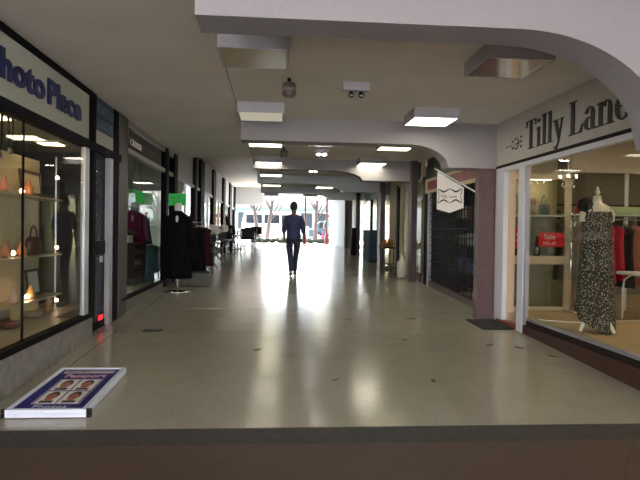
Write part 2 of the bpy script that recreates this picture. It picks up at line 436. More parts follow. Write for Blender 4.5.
for wd_, y_ in (('1', 7.38), ('HOUR', 7.54)): text('sign_writing', wd_, .16, M['navy_text'], (XL + .008, y_, 2.82), (0, 1, 0), (0, 0, 1), ns, .008, sx=1.15)

# boutique window (store 2)
wr = sroot('window_2')
B(XL - .05, XL + .02, 8.55, 12.3, .50, .55).build('window_sill', M['black_frame'], wr)
B(XL - .05, XL + .02, 8.38, 8.85, .28, 3.19).build('window_post', M['alu_dull'], wr)
B(XL - .05, XL + .02, 8.9, 13.3, 2.70, 2.77).build('transom_rail', mat('pale_rail', (.45, .42, .38), .4), wr)
B(XL - .05, XL + .02, 8.9, 13.3, 3.10, 3.19).build('head_rail', mat('pale_head_rail', (.36, .33, .31), .4), wr)
B(XL - .012, XL - .004, 9.0, 11.9, .55, 2.70).build('glass_pane', M['glass'], wr)
B(XL - .012, XL - .004, 9.0, 13.3, 2.77, 3.10).build('transom_pane', M['glass_dark'], wr)
B(XL - .06, XL + .05, 11.8, 12.05, .40, 3.19).build('window_post', M['black_frame'], wr)
bs = thing('shop_sign', (XL, 9.8, 2.8), 'small pale outlined lettering on the dark transom over the boutique window', 'sign')
text('sign_writing', 'CERISE', .14, mat('pale_pink_letter', (.85, .68, .62), .4), (XL + .006, 9.02, 2.84), (0, 1, 0), (0, 0, 1), bs, .008, sx=1.9, bold=-.003)

# far-left shop windows (posts, glass, one continuous pale transom rail)
posts = [(12.75, 13.1), (16.0, 16.4), (17.2, 18.1), (20.8, 21.6), (24.8, 25.8), (28.5, 30.0), (31.6, 32.6)]
prev = 12.05
for i, (a, c) in enumerate(posts):
    wr = sroot('window_%d' % (i + 3))
    B(XL - .08, XL + .06, a, c, fz(a) - .02, 3.19 if a < 13.3 else 3.55 + .02 * (a - 13)).build('window_post', M['black_frame'] if i % 2 == 0 else M['dark_frame'], wr)
    if i == 0: door0 = wr
    B(XL - .012, XL - .004, prev, a, fz(prev) + .1, 2.70).build('glass_pane', M['glass'], wr)
    B(XL - .05, XL + .03, prev, a, fz(prev) - .05, fz(prev) + .12).build('window_sill', M['dark_frame'], wr)
    if a > 13.3: B(XL - .06, XL + .03, prev, a, 2.70, 2.77).build('transom_rail', M['white_frame'], wr)
    if a - prev > 2:
        ym = (a + prev) / 2
        B(XL - .04, XL + .02, ym, ym + .06, fz(prev), 2.7).build('mullion', M['alu'], wr)
    prev = c

# ---------- right side
XR = 3.3
struct('trim_right_kerb', B(XR, XR + .08, -1, 7.62, -.2, .37), M['brick'])
struct('floor_fashion_shop', B(XR + .08, 8.5, -1, 10.8, -.1, .45), M['display_floor'])
struct('trim_door_tiles', B(XR - .02, XR + .5, 7.62, 8.3, .1, .33), M['red_tile'])
struct('wall_fashion_north', B(4.45, 8.5, 10.5, 10.6, .4, 3.2), M['taupe'])
struct('wall_fashion_south', B(3.5, 8.5, 1.0, 1.1, .4, 4.2), M['taupe'])
struct('wall_fashion_east', B(8.3, 8.5, 1.0, 10.6, .4, 3.2), M['taupe'])
struct('ceiling_fashion_shop', B(XR + .1, 8.5, 1.0, 10.5, 2.95, 3.05), M['shop_ceiling'])
struct('trim_fashion_bulkhead', B(4.4, 8.3, 8.30, 8.45, 2.50, 2.95), M['shop_ceiling'])
struct('wall_fashion_divider', B(XR + .12, 4.45, 8.85, 8.95, .3, 3.2), M['cream_wall'])
struct('trim_right_fascia_top', B(XR, XR + .1, -1, 8.45, 3.19, 4.2), M['fascia_cream'])

fs = thing('shop_sign', (XR, 6, 2.56), 'long cream fascia sign with tall black serif letters reading Tilly Lane', 'sign')
B(XR, XR + .1, -1, 8.44, 2.57, 3.195).build('sign_panel', M['fascia_cream'], fs)
B(XR - .005, XR + .1, -1, 8.44, 2.53, 2.57).build('sign_trim', M['dark_frame'], fs)
B(XR + .0, XR + .1, -1, 8.44, 2.47, 2.53).build('sign_drip_rail', M['white_frame'], fs)

# serif letters built from strokes: each piece is a polygon in (u, v) units, cap height 1
def poly_arc(cx, cy, rx, ry, a0, a1, t_mid, t_end, n=14):
    out, inn = [], []
    for i in range(n + 1):
        a = math.radians(a0 + (a1 - a0) * i / n)
        t = t_end + (t_mid - t_end) * abs(math.cos(a)) ** 1.3
        out.append((cx + rx * math.cos(a), cy + ry * math.sin(a)))
        inn.append((cx + (rx - t) * math.cos(a), cy + (ry - .045) * math.sin(a)))
    return out, inn
def rect(x0, x1, y0, y1): return [[(x0, y0), (x1, y0), (x1, y1), (x0, y1)]]
def arcq(*a, **k):
    o, i_ = poly_arc(*a, **k); return [[o[j], o[j + 1], i_[j + 1], i_[j]] for j in range(len(o) - 1)]
G = {}
G['T'] = (rect(.16, .27, 0, 1) + rect(.08, .35, 0, .03) + rect(0, .43, .965, 1) + [[(0, .78), (.02, .78), (.06, .965), (0, .965)], [(.41, .78), (.43, .78), (.43, .965), (.37, .965)]], .45)
G['i'] = (rect(.05, .15, 0, .66) + rect(0, .20, 0, .03) + [[(0, .60), (.05, .60), (.05, .66), (0, .63)]] + [[(.10 + .06 * math.cos(t), .87 + .065 * math.sin(t)) for t in [k * math.pi / 6 for k in range(12)]]], .225)
G['l'] = (rect(.05, .15, 0, 1.02) + rect(0, .20, 0, .03) + [[(0, .96), (.05, .96), (.05, 1.02), (0, .99)]], .225)
G['y'] = ([[(.03, .66), (.14, .66), (.25, .12), (.19, -.02)], [(.31, .66), (.345, .66), (.235, .02), (.19, -.02)], [(.235, .04), (.20, .04), (.12, -.24), (.155, -.24)]] + rect(-.02, .18, .63, .66) + rect(.25, .39, .63, .66) + [[(.10 + .06 * math.cos(t), -.22 + .055 * math.sin(t)) for t in [k * math.pi / 6 for k in range(12)]]], .40)
G['L'] = (rect(.07, .18, 0, 1) + rect(0, .26, .97, 1) + rect(0, .42, 0, .035) + [[(.44, .25), (.42, .25), (.34, .035), (.42, 0.0)]], .47)
G['a'] = (rect(.22, .32, .06, .50) + [[(.22, .06), (.32, .06), (.40, .04), (.38, 0), (.28, 0)]] + arcq(.19, .48, .13, .19, 0, 150, .10, .04) + arcq(.17, .19, .15, .19, 60, 300, .10, .05) + [[(.09 + .05 * math.cos(t), .53 + .05 * math.sin(t)) for t in [k * math.pi / 6 for k in range(12)]]], .40)
G['n'] = (rect(.05, .15, 0, .66) + rect(0, .20, 0, .03) + rect(.30, .40, 0, .46) + rect(.25, .45, 0, .03) + [[(0, .60), (.05, .60), (.05, .66), (0, .63)]] + arcq(.27, .46, .13, .21, 0, 165, .10, .05), .475)
G['e'] = (arcq(.19, .33, .19, .345, 0, 325, .10, .05) + rect(.09, .36, .34, .38), .41)
G[' '] = ([], .16)
def letters(s, parent, u0, z0, h, xk, X, depth, m, sgn=-1):
    b = MB(); u = u0
    for ch in s:
        polys, adv = G[ch]
        for p in polys:
            pts = [(X, u + sgn * q[0] * h * xk, z0 + q[1] * h) for q in p]
            b.prism(pts, (-depth, 0, 0))
        u += sgn * adv * h * xk
    return b.build('sign_writing', m, parent), u
letters('Tilly', fs, 7.42, 2.675, .37, 1.78, XR, .012, M['black_letter'])
letters('Lane', fs, 7.42 - (.45 + .225 * 3 + .40 + .16) * .37 * 1.78, 2.675, .37, 1.78, XR, .012, M['black_letter'])
# little scroll ornament before the name
b = MB()
b.box(XR - .008, XR, 7.88, 8.10, 2.795, 2.805)
for i in range(14):
    a = math.radians(40 + i * 24); a2 = math.radians(40 + (i + 1) * 24); r0 = .075
    if i < 12: b.tube([(XR - .005, 7.74 + r0 * math.cos(a), 2.81 + r0 * math.sin(a)), (XR - .005, 7.74 + r0 * math.cos(a2), 2.81 + r0 * math.sin(a2))], .007, 4)
b.box(XR - .008, XR, 7.62, 7.80, 2.80, 2.812)
for yy, zz in ((7.58, 2.88), (7.58, 2.82), (7.58, 2.75), (7.86, 2.85), (7.86, 2.76)): b.ball((XR - .004, yy, zz), .016, 1)
b.build('sign_ornament', M['black_letter'], fs)

# fashion shop window
wr = sroot('window_11')
B(XR - .01, XR + .08, -1, 7.30, .37, .44).build('window_sill', M['dark_frame'], wr)
B(XR + .0, XR + .07, -1, 7.30, .44, .475).build('sill_trim', M['alu'], wr)
B(XR + .03, XR + .038, -1, 7.30, .47, 2.48).build('glass_pane', M['glass'], wr)
B(XR - .0, XR + .05, 7.38, 7.44, .25, 2.48).build('window_post', M['alu'], wr)
B(XR - .01, XR + .03, 7.44, 7.62, .25, 2.48).build('window_post', M['white_frame'], wr)
# door surround
dr = sroot('door_2')
B(XR - .01, XR + .06, 8.12, 8.42, .28, 2.50).build('door_jamb', M['white_frame'], dr)
B(XR + .06, XR + .16, 8.10, 8.3, .28, 2.50).build('door_jamb', M['cream_frame'], dr)

# display case behind the doorway
case = thing('display_case', (3.9, 8.3, .45), 'cream framed glass display case with shelves facing the shop doorway', 'display case')
f = MB()
f.box(3.44, 3.52, 8.26, 8.32, .40, 2.46); f.box(4.30, 4.38, 8.26, 8.32, .40, 2.46)
f.box(3.52, 4.30, 8.26, 8.32, 2.38, 2.46); f.box(3.52, 4.30, 8.26, 8.32, .40, .50); f.box(3.52, 4.30, 8.26, 8.32, 1.13, 1.25)
f.build('case_frame', M['cream_frame'], case)
B(3.46, 4.36, 8.80, 8.84, .45, 2.46).build('case_back', mat('case_back', (.34, .28, .18), .7), case)
B(4.36, 4.38, 8.32, 8.84, .45, 2.46).build('case_side', M['glass'], case)
B(3.50, 4.32, 8.34, 8.80, 1.84, 1.86).build('case_shelf', M['white'], case)
B(3.50, 4.32, 8.34, 8.80, 1.20, 1.24).build('case_shelf', M['cream_frame'], case)
B(3.52, 4.30, 8.285, 8.29, 1.25, 2.38).build('case_glass', M['glass'], case)
B(3.52, 4.30, 8.285, 8.29, .5, 1.13).build('case_glass', M['glass'], case)

# pillars of the right side
def pillar(n, x0, x1, y0, y1, m, z1=3.2):
    struct('trim_pillar_%d' % n, B(x0, x1, y0, y1, fz(y0) - .05, z1), M[m])
pillar(1, 3.04, 3.30, 8.46, 8.62, 'brown_pillar', 2.56)
pillar(2, 3.10, 3.23, 12.95, 13.2, 'dark_pillar')
pillar(3, 3.10, 3.24, 16.8, 17.25, 'brown_pillar')
pillar(4, 3.0, 3.16, 21.2, 21.6, 'dark_pillar')
pillar(5, 3.05, 3.2, 25.0, 25.4, 'brown_pillar')

# shuttered shop between pillars 1 and 2
struct('wall_shutter_upper', B(3.38, 3.44, 8.84, 12.7, 2.72, 4.2), mat('dark_green_transom', (.05, .07, .065), .3))
struct('trim_shutter_rail', B(3.34, 3.40, 8.84, 12.7, 2.43, 2.50), M['cream_wall'])
struct('trim_shutter_head', B(3.34, 3.40, 8.84, 12.7, 2.68, 2.74), M['cream_wall'])
rs = thing('shop_sign', (3.36, 11, 2.5), 'long faded red sign with pale lettering above the black shutter', 'sign')
B(3.34, 3.40, 9.2, 12.5, 2.50, 2.68).build('sign_panel', mat('faded_red', (.26, .05, .06), .5, noise=.3, nscale=9), rs)
struct('wall_shutter_sign_sides', B(3.34, 3.40, 8.84, 9.2, 2.50, 2.68).box(3.34, 3.40, 12.5, 12.7, 2.50, 2.68), M['cream_wall'])
sh = thing('security_shutter', (3.36, 10.8, .35), 'black roller security grille closed across the dark shop', 'shutter')
g = MB()
y = 8.9
while y < 12.25: g.tube([(3.36, y, fz(y) + .12), (3.345, y, 2.43)], .012, 5); y += .14
g.build('shutter_rods', M['black'], sh)
g = MB(); z = .62
while z < 2.4: g.box(3.345, 3.375, 8.86, 12.25, z, z + .018); z += .17
g.build('shutter_links', mat('shutter_links', (.008, .009, .009), .6, spec=.2), sh)
b = MB(); b.prism([(3.33, 8.84, fz(8.84) - .05), (3.33, 8.84, fz(8.84) + .12), (3.33, 12.3, fz(12.3) + .12), (3.33, 12.3, fz(12.3) - .05)], (.08, 0, 0))
b.build('shutter_base', M['brick'], sh)
B(3.32, 3.40, 12.25, 12.38, .35, 2.43).build('shutter_guide', M['alu'], sh)
B(3.33, 3.42, 12.38, 12.7, .35, 2.43).build('shutter_side_door', M['black_frame'], sh)
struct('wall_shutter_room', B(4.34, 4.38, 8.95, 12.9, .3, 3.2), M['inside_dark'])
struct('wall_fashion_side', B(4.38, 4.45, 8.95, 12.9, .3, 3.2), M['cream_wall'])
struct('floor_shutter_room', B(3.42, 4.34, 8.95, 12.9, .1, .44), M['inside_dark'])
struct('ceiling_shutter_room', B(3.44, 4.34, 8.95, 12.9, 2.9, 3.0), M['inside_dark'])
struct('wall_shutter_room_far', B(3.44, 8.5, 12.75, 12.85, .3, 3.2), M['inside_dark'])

# shop between pillars 2 and 3
struct('wall_right_fascia_2', B(3.36, 3.46, 13.15, 16.8, 2.85, 4.2), M['cream_wall'])
struct('wall_right_lower_2', B(3.36, 3.44, 13.15, 16.8, .3, .62), M['brick'])
wr = sroot('window_12')
B(3.38, 3.386, 13.15, 16.8, .62, 2.85).build('glass_pane', M['glass'], wr)
for y, m in ((14.3, 'cream_frame'), (15.0, 'cream_wall'), (15.45, 'dark_frame'), (15.9, 'cream_wall'), (16.4, 'cream_frame')):
    B(3.33, 3.41, y, y + .22, .5, 2.85).build('window_post', M[m], wr)
B(3.34, 3.40, 13.15, 16.8, 2.78, 2.86).build('window_head', M['alu'], wr)
struct('wall_right_room_2', B(6.4, 6.5, 12.9, 33, .3, 3.2), mat('yellow_green_wall', (.38, .36, .12), .8))
struct('floor_right_far', B(3.42, 6.4, 12.85, 33, .1, .6), M['inside_floor'])
struct('ceiling_right_far', B(3.46, 6.4, 12.85, 33, 3.0, 3.1), M['shop_ceiling'])
# shop between pillars 3 and 4
struct('wall_right_fascia_3', B(3.36, 3.46, 17.25, 21.2, 2.7, 4.2), M['grey_wall'])
wr = sroot('window_13')
B(3.38, 3.386, 17.25, 21.2, .62, 2.7).build('glass_pane', M['glass'], wr)
for y in (18.6, 19.9): B(3.33, 3.41, y, y + .12, .6, 2.7).build('window_post', M['dark_frame'], wr)
# between pillars 4 and 5
struct('wall_right_fascia_4', B(3.36, 3.46, 21.6, 25.0, 2.85, 4.2), M['cream_wall'])
wr = sroot('window_14')
B(3.38, 3.386, 21.6, 25.0, .8, 2.85).build('glass_pane', M['glass'], wr)
B(3.32, 3.41, 23.6, 24.4, .8, 2.85).build('window_post', M['cream_frame'], wr)
struct('wall_right_end', B(3.16, 3.46, 25.6, 33, .8, 4.2), M['grey_wall'])

# ---------- ceiling lamps: 0.6 m surface boxes
def lamp(x, y, m, label, name='ceiling_light', z=3.2):
    t = thing(name, (x + .3, y + .3, z), label, 'ceiling light', 'square ceiling lights')
    b = MB(); b.box(x, x + .6, y, y + .02, z - .13, z); b.box(x, x + .6, y + .6, y + .62, z - .13, z)
    b.box(x, x + .02, y + .02, y + .6, z - .13, z); b.box(x + .58, x + .6, y + .02, y + .6, z - .13, z)
    b.build('lamp_housing', M['lamp_body'], t)
    B(x + .02, x + .58, y + .02, y + .60, z - .128, z - .11).build('lamp_diffuser', M[m], t)
    return t
lamp(-.49, 4.85, 'lamp_off', 'unlit yellowish square ceiling light nearest the camera, left of the row')
lamp(-.49, 7.45, 'lamp_half', 'half lit square ceiling light against the second beam, left row')
lamp(-.47, 9.9, 'lamp_on', 'lit square ceiling light just beyond the second beam, left row')
lamp(-.44, 12.85, 'lamp_on', 'lit square ceiling light in front of the dark third beam, left row')
lamp(-.40, 15.6, 'lamp_dim', 'dim square ceiling light behind the third beam, left row')
lamp(-.40, 19.2, 'lamp_dim', 'small far dim square ceiling light before the fifth beam, left row')
lamp(-.42, 24.9, 'lamp_off', 'unlit square ceiling box at the far mouth of the arcade, left')
lamp(1.80, 4.85, 'lamp_mirror', 'unlit square ceiling light with mirrored louvre right behind the first arch')
lamp(1.80, 7.45, 'lamp_on', 'brightly lit square ceiling light on the right, in front of the second beam')
lamp(1.84, 9.95, 'lamp_dim', 'lit square ceiling light peeking under the second arch, right row')
lamp(1.85, 12.55, 'lamp_on', 'lit square ceiling light on the right beyond the second arch')
lamp(1.40, 19.6, 'lamp_dim', 'small far dim square ceiling light before the fifth beam, right row')
lamp(1.25, 24.9, 'lamp_off', 'unlit square ceiling box at the far mouth of the arcade, right')

def emergency(x, y, lit, label):
    t = thing('emergency_light', (x + .14, y, 3.2), label, 'emergency light', 'emergency lights on the ceiling')
    B(x, x + .29, y, y + .10, 3.11, 3.2).build('light_body', M['lamp_body'], t, bevel=.004)
    for dx in (.09, .20):
        s_ = MB().tube([(x + dx, y + .05, 3.11), (x + dx, y + .05, 3.09), (x + dx, y - .0, 3.055)], [.012, .02, .034], 10).build('spot_head', M['alu'] if lit else M['black'], t, smooth=True)
        MB().ball((x + dx, y - .002, 3.052), .026 if not lit else .05, 1, (1, .4, .5)).build('spot_lens', M['downlight'] if lit else M['alu'], s_)
emergency(.73, 6.3, False, 'white emergency light with two small unlit spots near the camera')
emergency(.75, 11.2, True, 'emergency light with two glowing spots beyond the second beam')
emergency(.80, 14.3, True, 'far emergency light with two glowing spots in front of the dark third beam')
def speaker(x, y, label):
    t = thing('ceiling_speaker', (x, y, 3.2), label, 'speaker', 'small brown ceiling speakers')
    MB().tube([(x, y, 3.2), (x, y, 3.15)], .02, 8).build('speaker_stem', M['dark_frame'], t)
    MB().lathe([(.055, .0), (.075, .02), (.075, .13), (.06, .15)], (x, y, 3.0), 16).build('speaker_body', mat('grey_brown_plastic', (.12, .09, .08), .5), t, smooth=True)
    MB().lathe([(.077, 0), (.077, .03)], (x, y, 3.06), 16).build('speaker_band', mat('grey_band', (.25, .22, .2), .5), t)
speaker(.14, 6.25, 'small grey brown speaker hanging from the ceiling near the unlit lamp')
speaker(.17, 11.4, 'small dark speaker hanging from the ceiling beyond the second beam')

# ================================================================= FOREGROUND
# fallen double-sided photo board lying on the floor
bz = Matrix.Rotation(math.atan(S), 3, 'X')
def on_floor(mb): return mb
AX0, AX1, AY0, AY1 = -1.95, -1.37, 4.40, 5.56
ab = thing('sandwich_board', (-1.66, 4.98, fz(4.98)), 'fallen blue sandwich board with white frame and four passport portraits on the floor', 'sandwich board')
def flat(x0, x1, y0, y1, h0, h1):      # box following the ramp
    b = MB(); b.prism([(x0, y0, fz(y0) + h0), (x0, y0, fz(y0) + h1), (x0, y1, fz(y1) + h1), (x0, y1, fz(y1) + h0)], (x1 - x0, 0, 0)); return b
def merge(*bs):
    m0 = bs[0]
    for q in bs[1:]:
        me = bpy.data.meshes.new('tmp'); q.bm.to_mesh(me); q.bm.free(); m0.bm.from_mesh(me); bpy.data.meshes.remove(me)
    return m0
T = .035
for h, nm in ((.008, 'lower_frame'), (.038, 'upper_frame')):
    merge(flat(AX0, AX0 + T, AY0, AY1, h, h + .028), flat(AX1 - T, AX1, AY0, AY1, h, h + .028), flat(AX0 + T, AX1 - T, AY0, AY0 + T, h, h + .028), flat(AX0 + T, AX1 - T, AY1 - T, AY1, h, h + .028)).build(nm, mat('white_blue_frame', (.66, .72, .86), .35), ab)
blue = mat('deep_blue_panel', (.018, .014, .17), .5, noise=.1, spec=.15)
flat(AX0 + T, AX1 - T, AY0 + T, AY1 - T, .014, .026).build('lower_panel', blue, ab)
pan = flat(AX0 + T, AX1 - T, AY0 + T, AY1 - T, .044, .058).build('upper_panel', blue, ab)
flat(AX0 + .07, AX1 - .07, AY1 - .17, AY1 - .09, .058, .060).build('header_strip', mat('pale_pinkish_strip', (.5, .42, .45), .5), pan)
sl = Vector((0, 1, S)).normalized()
def btext(s, size, m, x, y, sx=1, bold=0, h=.0605): return text('panel_writing', s, size, m, (x, y, fz(y) + h), (1, 0, 0), sl, pan, .002, bold=bold, sx=sx)
btext('Photo', .06, blue, AX0 + .09, AY1 - .15, sx=.75); btext('Place', .06, blue, AX0 + .21, AY1 - .15, sx=.75)
btext('Passport', .13, mat('pink_lettering', (.62, .33, .40), .5), AX0 + .12, AY1 - .30, sx=.78, bold=.003)
btext('Photos', .10, mat('pale_blue_lettering', (.45, .5, .7), .5), AX0 + .16, AY0 + .055, sx=.9)
wm = M['paper_white']
bx0, bx1, by0, by1 = AX0 + .12, AX1 - .10, AY0 + .15, AY1 - .36
q = .008
merge(flat(bx0, bx1, by0, by0 + q * 1.5, .0585, .060), flat(bx0, bx1, by1 - q * 1.5, by1, .0585, .060), flat(bx0, bx0 + q, by0, by1, .0585, .060), flat(bx1 - q, bx1, by0, by1, .0585, .060)).build('photo_border', mat('border_line', (.4, .42, .55), .5), pan)
pw, ph = (bx1 - bx0 - .05) / 2, (by1 - by0 - .07) / 2
skinm = mat('printed_skin', (.36, .14, .10), .6); hairm = mat('printed_hair', (.05, .02, .02), .6)
for i in range(2):
    for j in range(2):
        x0 = bx0 + .018 + i * (pw + .014); y0 = by0 + .02 + j * (ph + .03)
        pc = flat(x0, x0 + pw, y0, y0 + ph, .0585, .0605).build('portrait_photo', wm, pan)
        xc, yc = x0 + pw / 2, y0 + ph * .50
        def disc(x, y, rx, ry, h, m, nm):
            b = MB(); b.prism([(x + rx * math.cos(t), y + ry * math.sin(t), fz(y + ry * math.sin(t)) + h) for t in [k * math.pi / 10 for k in range(20)]], (0, 0, .001)); return b.build(nm, m, pc)
        disc(xc, yc + .035, pw * .29, ph * .34, .0602, hairm, 'printed_hair')
        disc(xc, yc - .01, pw * .24, ph * .30, .0612, skinm, 'printed_face')
        flat(xc - pw * .32, xc + pw * .32, y0 + .002, y0 + ph * .2, .0602, .0610).build('printed_shoulders', hairm, pc)
for (x, y) in ((AX0 - .012, AY0 + .02), (AX1 + .012, AY0 + .02)):
    MB().tube([(x - .02, y, fz(y) + .052), (x + .02, y, fz(y) + .052)], .016, 8).build('corner_foot', M['black'], ab)
    MB().tube([(x - .02, y, fz(y) + .016), (x + .02, y, fz(y) + .018)], .018, 8).build('corner_foot', M['black'], ab)
for x in (AX0 + .02, AX1 - .02):
    MB().tube([(x - .018, AY1 + .008, fz(AY1) + .036), (x + .018, AY1 + .008, fz(AY1) + .036)], .028, 10).build('hinge', M['alu'], ab)

tag(flat(-1.64, -1.41, 7.46, 7.60, .001, .012).build('floor_plate', mat('black_rubber', (.012, .012, .012), .5)), 'small black flat strip lying on the pale floor beyond the sandwich board', 'floor plate')
tag(flat(2.84, 3.27, 7.64, 8.34, .001, .018).build('door_mat', M['rubber'], bevel=.003), 'black rubber door mat in front of the brown pillar', 'doormat')
LF = [(-.77, 8.61, .05, 'near the middle left'), (1.1, 8.32, .05, 'in the middle of the floor'), (2.05, 8.42, .10, 'left of the door mat'), (1.63, 7.02, .045, 'in the right half of the floor'), (.59, 5.34, .04, 'close to the middle front'),
      (-.17, 6.51, .06, 'left of centre'), (1.5, 5.29, .05, 'front right'), (2.9, 6.6, .07, 'beside the red tiled kerb'), (3.1, 6.2, .06, 'against the red tiled kerb'), (2.6, 6.75, .07, 'short of the tiled kerb')]
for i, (x, y, r, wh) in enumerate(LF):
    b = MB(); a = random.uniform(0, 6)
    pts = []
    for k in range(10):
        t = k * math.pi / 5; rr = r * (1 if k % 2 else .6) * (1 if math.cos(t) > -2 else .5)
        px, py = rr * math.cos(t), rr * .5 * math.sin(t)
        X, Y = x + px * math.cos(a) - py * math.sin(a), y + px * math.sin(a) + py * math.cos(a)
        pts.append((X, Y, fz(Y) + .002))
    b.prism(pts, (0, 0, .006)); tag(b.build('dry_leaf', M['dry_leaf']), 'small dry brown leaf on the floor ' + wh, 'leaf', 'dry leaves on the floor')

# ================================================================= LEFT: photo shop display
struct('wall_photo_display_back', B(-3.2, -3.12, 1.5, 8.0, .48, 2.44), M['cream_wall'])
shelf_things = []
for z, m in ((1.93, 'clear'), (1.22, 'clear'), (.70, 'clear')):
    o = B(-3.115, -2.80, 3.0, 7.95, z - .02, z + .0).build('glass_shelf', mat('pale_shelf', (.62, .55, .42), .25))
    tag(o, {1.93: 'top pale shelf', 1.22: 'middle pale shelf', .70: 'lowest pale shelf'}[z] + ' on the cream panel in the photo shop window', 'shelf', 'shelves in the photo shop window')
def small_lamp(x, y, z, label, stem=.0):
    t = thing('display_lamp', (x, y, z), label, 'lamp', 'small glowing lamps in the photo shop window')
    MB().ball((x, y, z + .035), .028, 2).build('lamp_bulb', M['bulb'], t, smooth=True)
    MB().tube([(x, y, z), (x, y, z + .015)], .022, 10).build('lamp_base', M['steel'], t)
small_lamp(-2.9, 6.72, 1.235, 'small glowing lamp on the middle shelf of the photo shop window')
small_lamp(-2.9, 6.94, 1.94, 'small glowing lamp on the top shelf of the photo shop window')
small_lamp(-2.9, 7.1, .705, 'small glowing lamp on the lowest shelf of the photo shop window')
# slim lamp stand between panel and door
ls = thing('lamp_stand', (-2.9, 7.96, .48), 'slim upright lamp stand with three small glowing spots beside the cream panel', 'lamp stand')
MB().tube([(-2.9, 7.98, .49), (-2.9, 7.98, 2.5)], .012, 8).build('stand_pole', M['alu'], ls)
MB().lathe([(.11, 0), (.11, .012), (.02, .03)], (-2.9, 7.98, .48), 16).build('stand_base', M['alu'], ls)
for z in (1.30, 2.22, .60): MB().ball((-2.86, 7.92, z), .022, 2).build('spot_bulb', M['bulb'], ls, smooth=True)
def photo_frame(x, y, z, w_, h_, label, mf, mp, tilt=.12):
    t = thing('photo_frame', (x, y, z), label, 'photo frame', 'photo frames in the photo shop window')
    R = Matrix.Rotation(-tilt, 3, 'Y')
    b = MB(); tk = .035
    for a in ((y - w_ / 2, y + w_ / 2, z, z + tk), (y - w_ / 2, y + w_ / 2, z + h_ - tk, z + h_), (y - w_ / 2, y - w_ / 2 + tk, z + tk, z + h_ - tk), (y + w_ / 2 - tk, y + w_ / 2, z + tk, z + h_ - tk)):
        b.box(x - .01, x + .012, a[0], a[1], a[2], a[3], rot=R, piv=(x, y, z))
    b.build('frame_border', mf, t)
    MB().box(x - .008, x - .0, y - w_ / 2 + tk, y + w_ / 2 - tk, z + tk, z + h_ - tk, rot=R, piv=(x, y, z)).build('frame_picture', mp, t)
brn = mat('dark_brown_wood', (.07, .035, .02), .5)
photo_frame(-2.95, 7.35, 1.95, .60, .30, 'wide brown photo frame on the top shelf', brn, M['cream_wall'])
photo_frame(-2.98, 7.52, .71, .40, .33, 'dark ornate photo frame with a pale portrait on the lowest shelf', mat('ornate_dark_frame', (.03, .02, .015), .4), M['paper_white'])
photo_frame(-2.95, 5.9, 1.23, .30, .25, 'small dark photo frame at the near end of the middle shelf', brn, M['paper_white'])
photo_frame(-2.90, 6.2, .485, .34, .22, 'gold photo frame at the near end of the window floor', mat('gold_card', (.45, .28, .08), .4, .3), mat('amber_picture', (.5, .3, .1), .6))
photo_frame(-2.9, 6.85, .485, .3, .16, 'low yellow photo frame on the window floor', mat('gold_card_pale', (.5, .38, .14), .4), mat('amber_picture_pale', (.55, .42, .2), .6))
def bag(x, y, z, sc, m, label, cat='bag', group=None, name='handbag'):
    t = thing(name, (x, y, z), label, cat, group)
    b = MB(); b.lathe([(.10, 0), (.15, .02), (.155, .10), (.13, .17), (.10, .20)], (x, y, z), 20, sx=.45 * sc, sy=1 * sc)
    for v in b.bm.verts: v.co.z = z + (v.co.z - z) * sc
    b.build('bag_body', m, t, smooth=True)
    pts = [(x, y + .09 * sc * math.cos(a), z + .19 * sc + .13 * sc * math.sin(a)) for a in [k * math.pi / 10 for k in range(11)]]
    MB().tube(pts, .009 * sc, 6).build('bag_handle', m, t, smooth=True)
    return t
bag(-2.93, 7.35, 1.225, 1.1, mat('brown_leather', (.09, .045, .03), .5), 'brown handbag on the middle shelf of the photo shop window')
def ornament(x, y, z, prof, m, label, cat, name, group='ornaments in the photo shop window'):
    o = MB().lathe(prof, (x, y, z), 18).build(name, m, smooth=True); return tag(o, label, cat, group)
vase = [(.03, 0), (.05, .02), (.06, .07), (.03, .13), (.022, .16), (.034, .18)]
ornament(-2.9, 6.95, 1.225, vase, mat('amber_glass', (.55, .25, .10), .15), 'amber vase beside the glowing lamp on the middle shelf', 'vase', 'vase')
ornament(-2.9, 7.12, 1.94, vase, mat('orange_glass', (.6, .22, .08), .15), 'orange vase beside the wide brown frame on the top shelf', 'vase', 'vase')
ornament(-2.9, 6.75, .705, vase, mat('pinkish_glass', (.6, .4, .32), .15), 'pink vase at the near end of the lowest shelf', 'vase', 'vase')
ornament(-2.85, 7.15, .485, [(.05, 0), (.12, .02), (.14, .06), (.145, .065), (.12, .06)], mat('silver_dish', (.6, .5, .45), .2, .6), 'shallow silver dish on the window floor', 'dish', 'dish')
ornament(-2.8, 6.45, .485, [(.06, 0), (.10, .02), (.12, .05), (.125, .055), (.1, .05)], mat('red_brown_dish', (.25, .08, .06), .3), 'shallow red brown dish on the window floor', 'dish', 'dish')

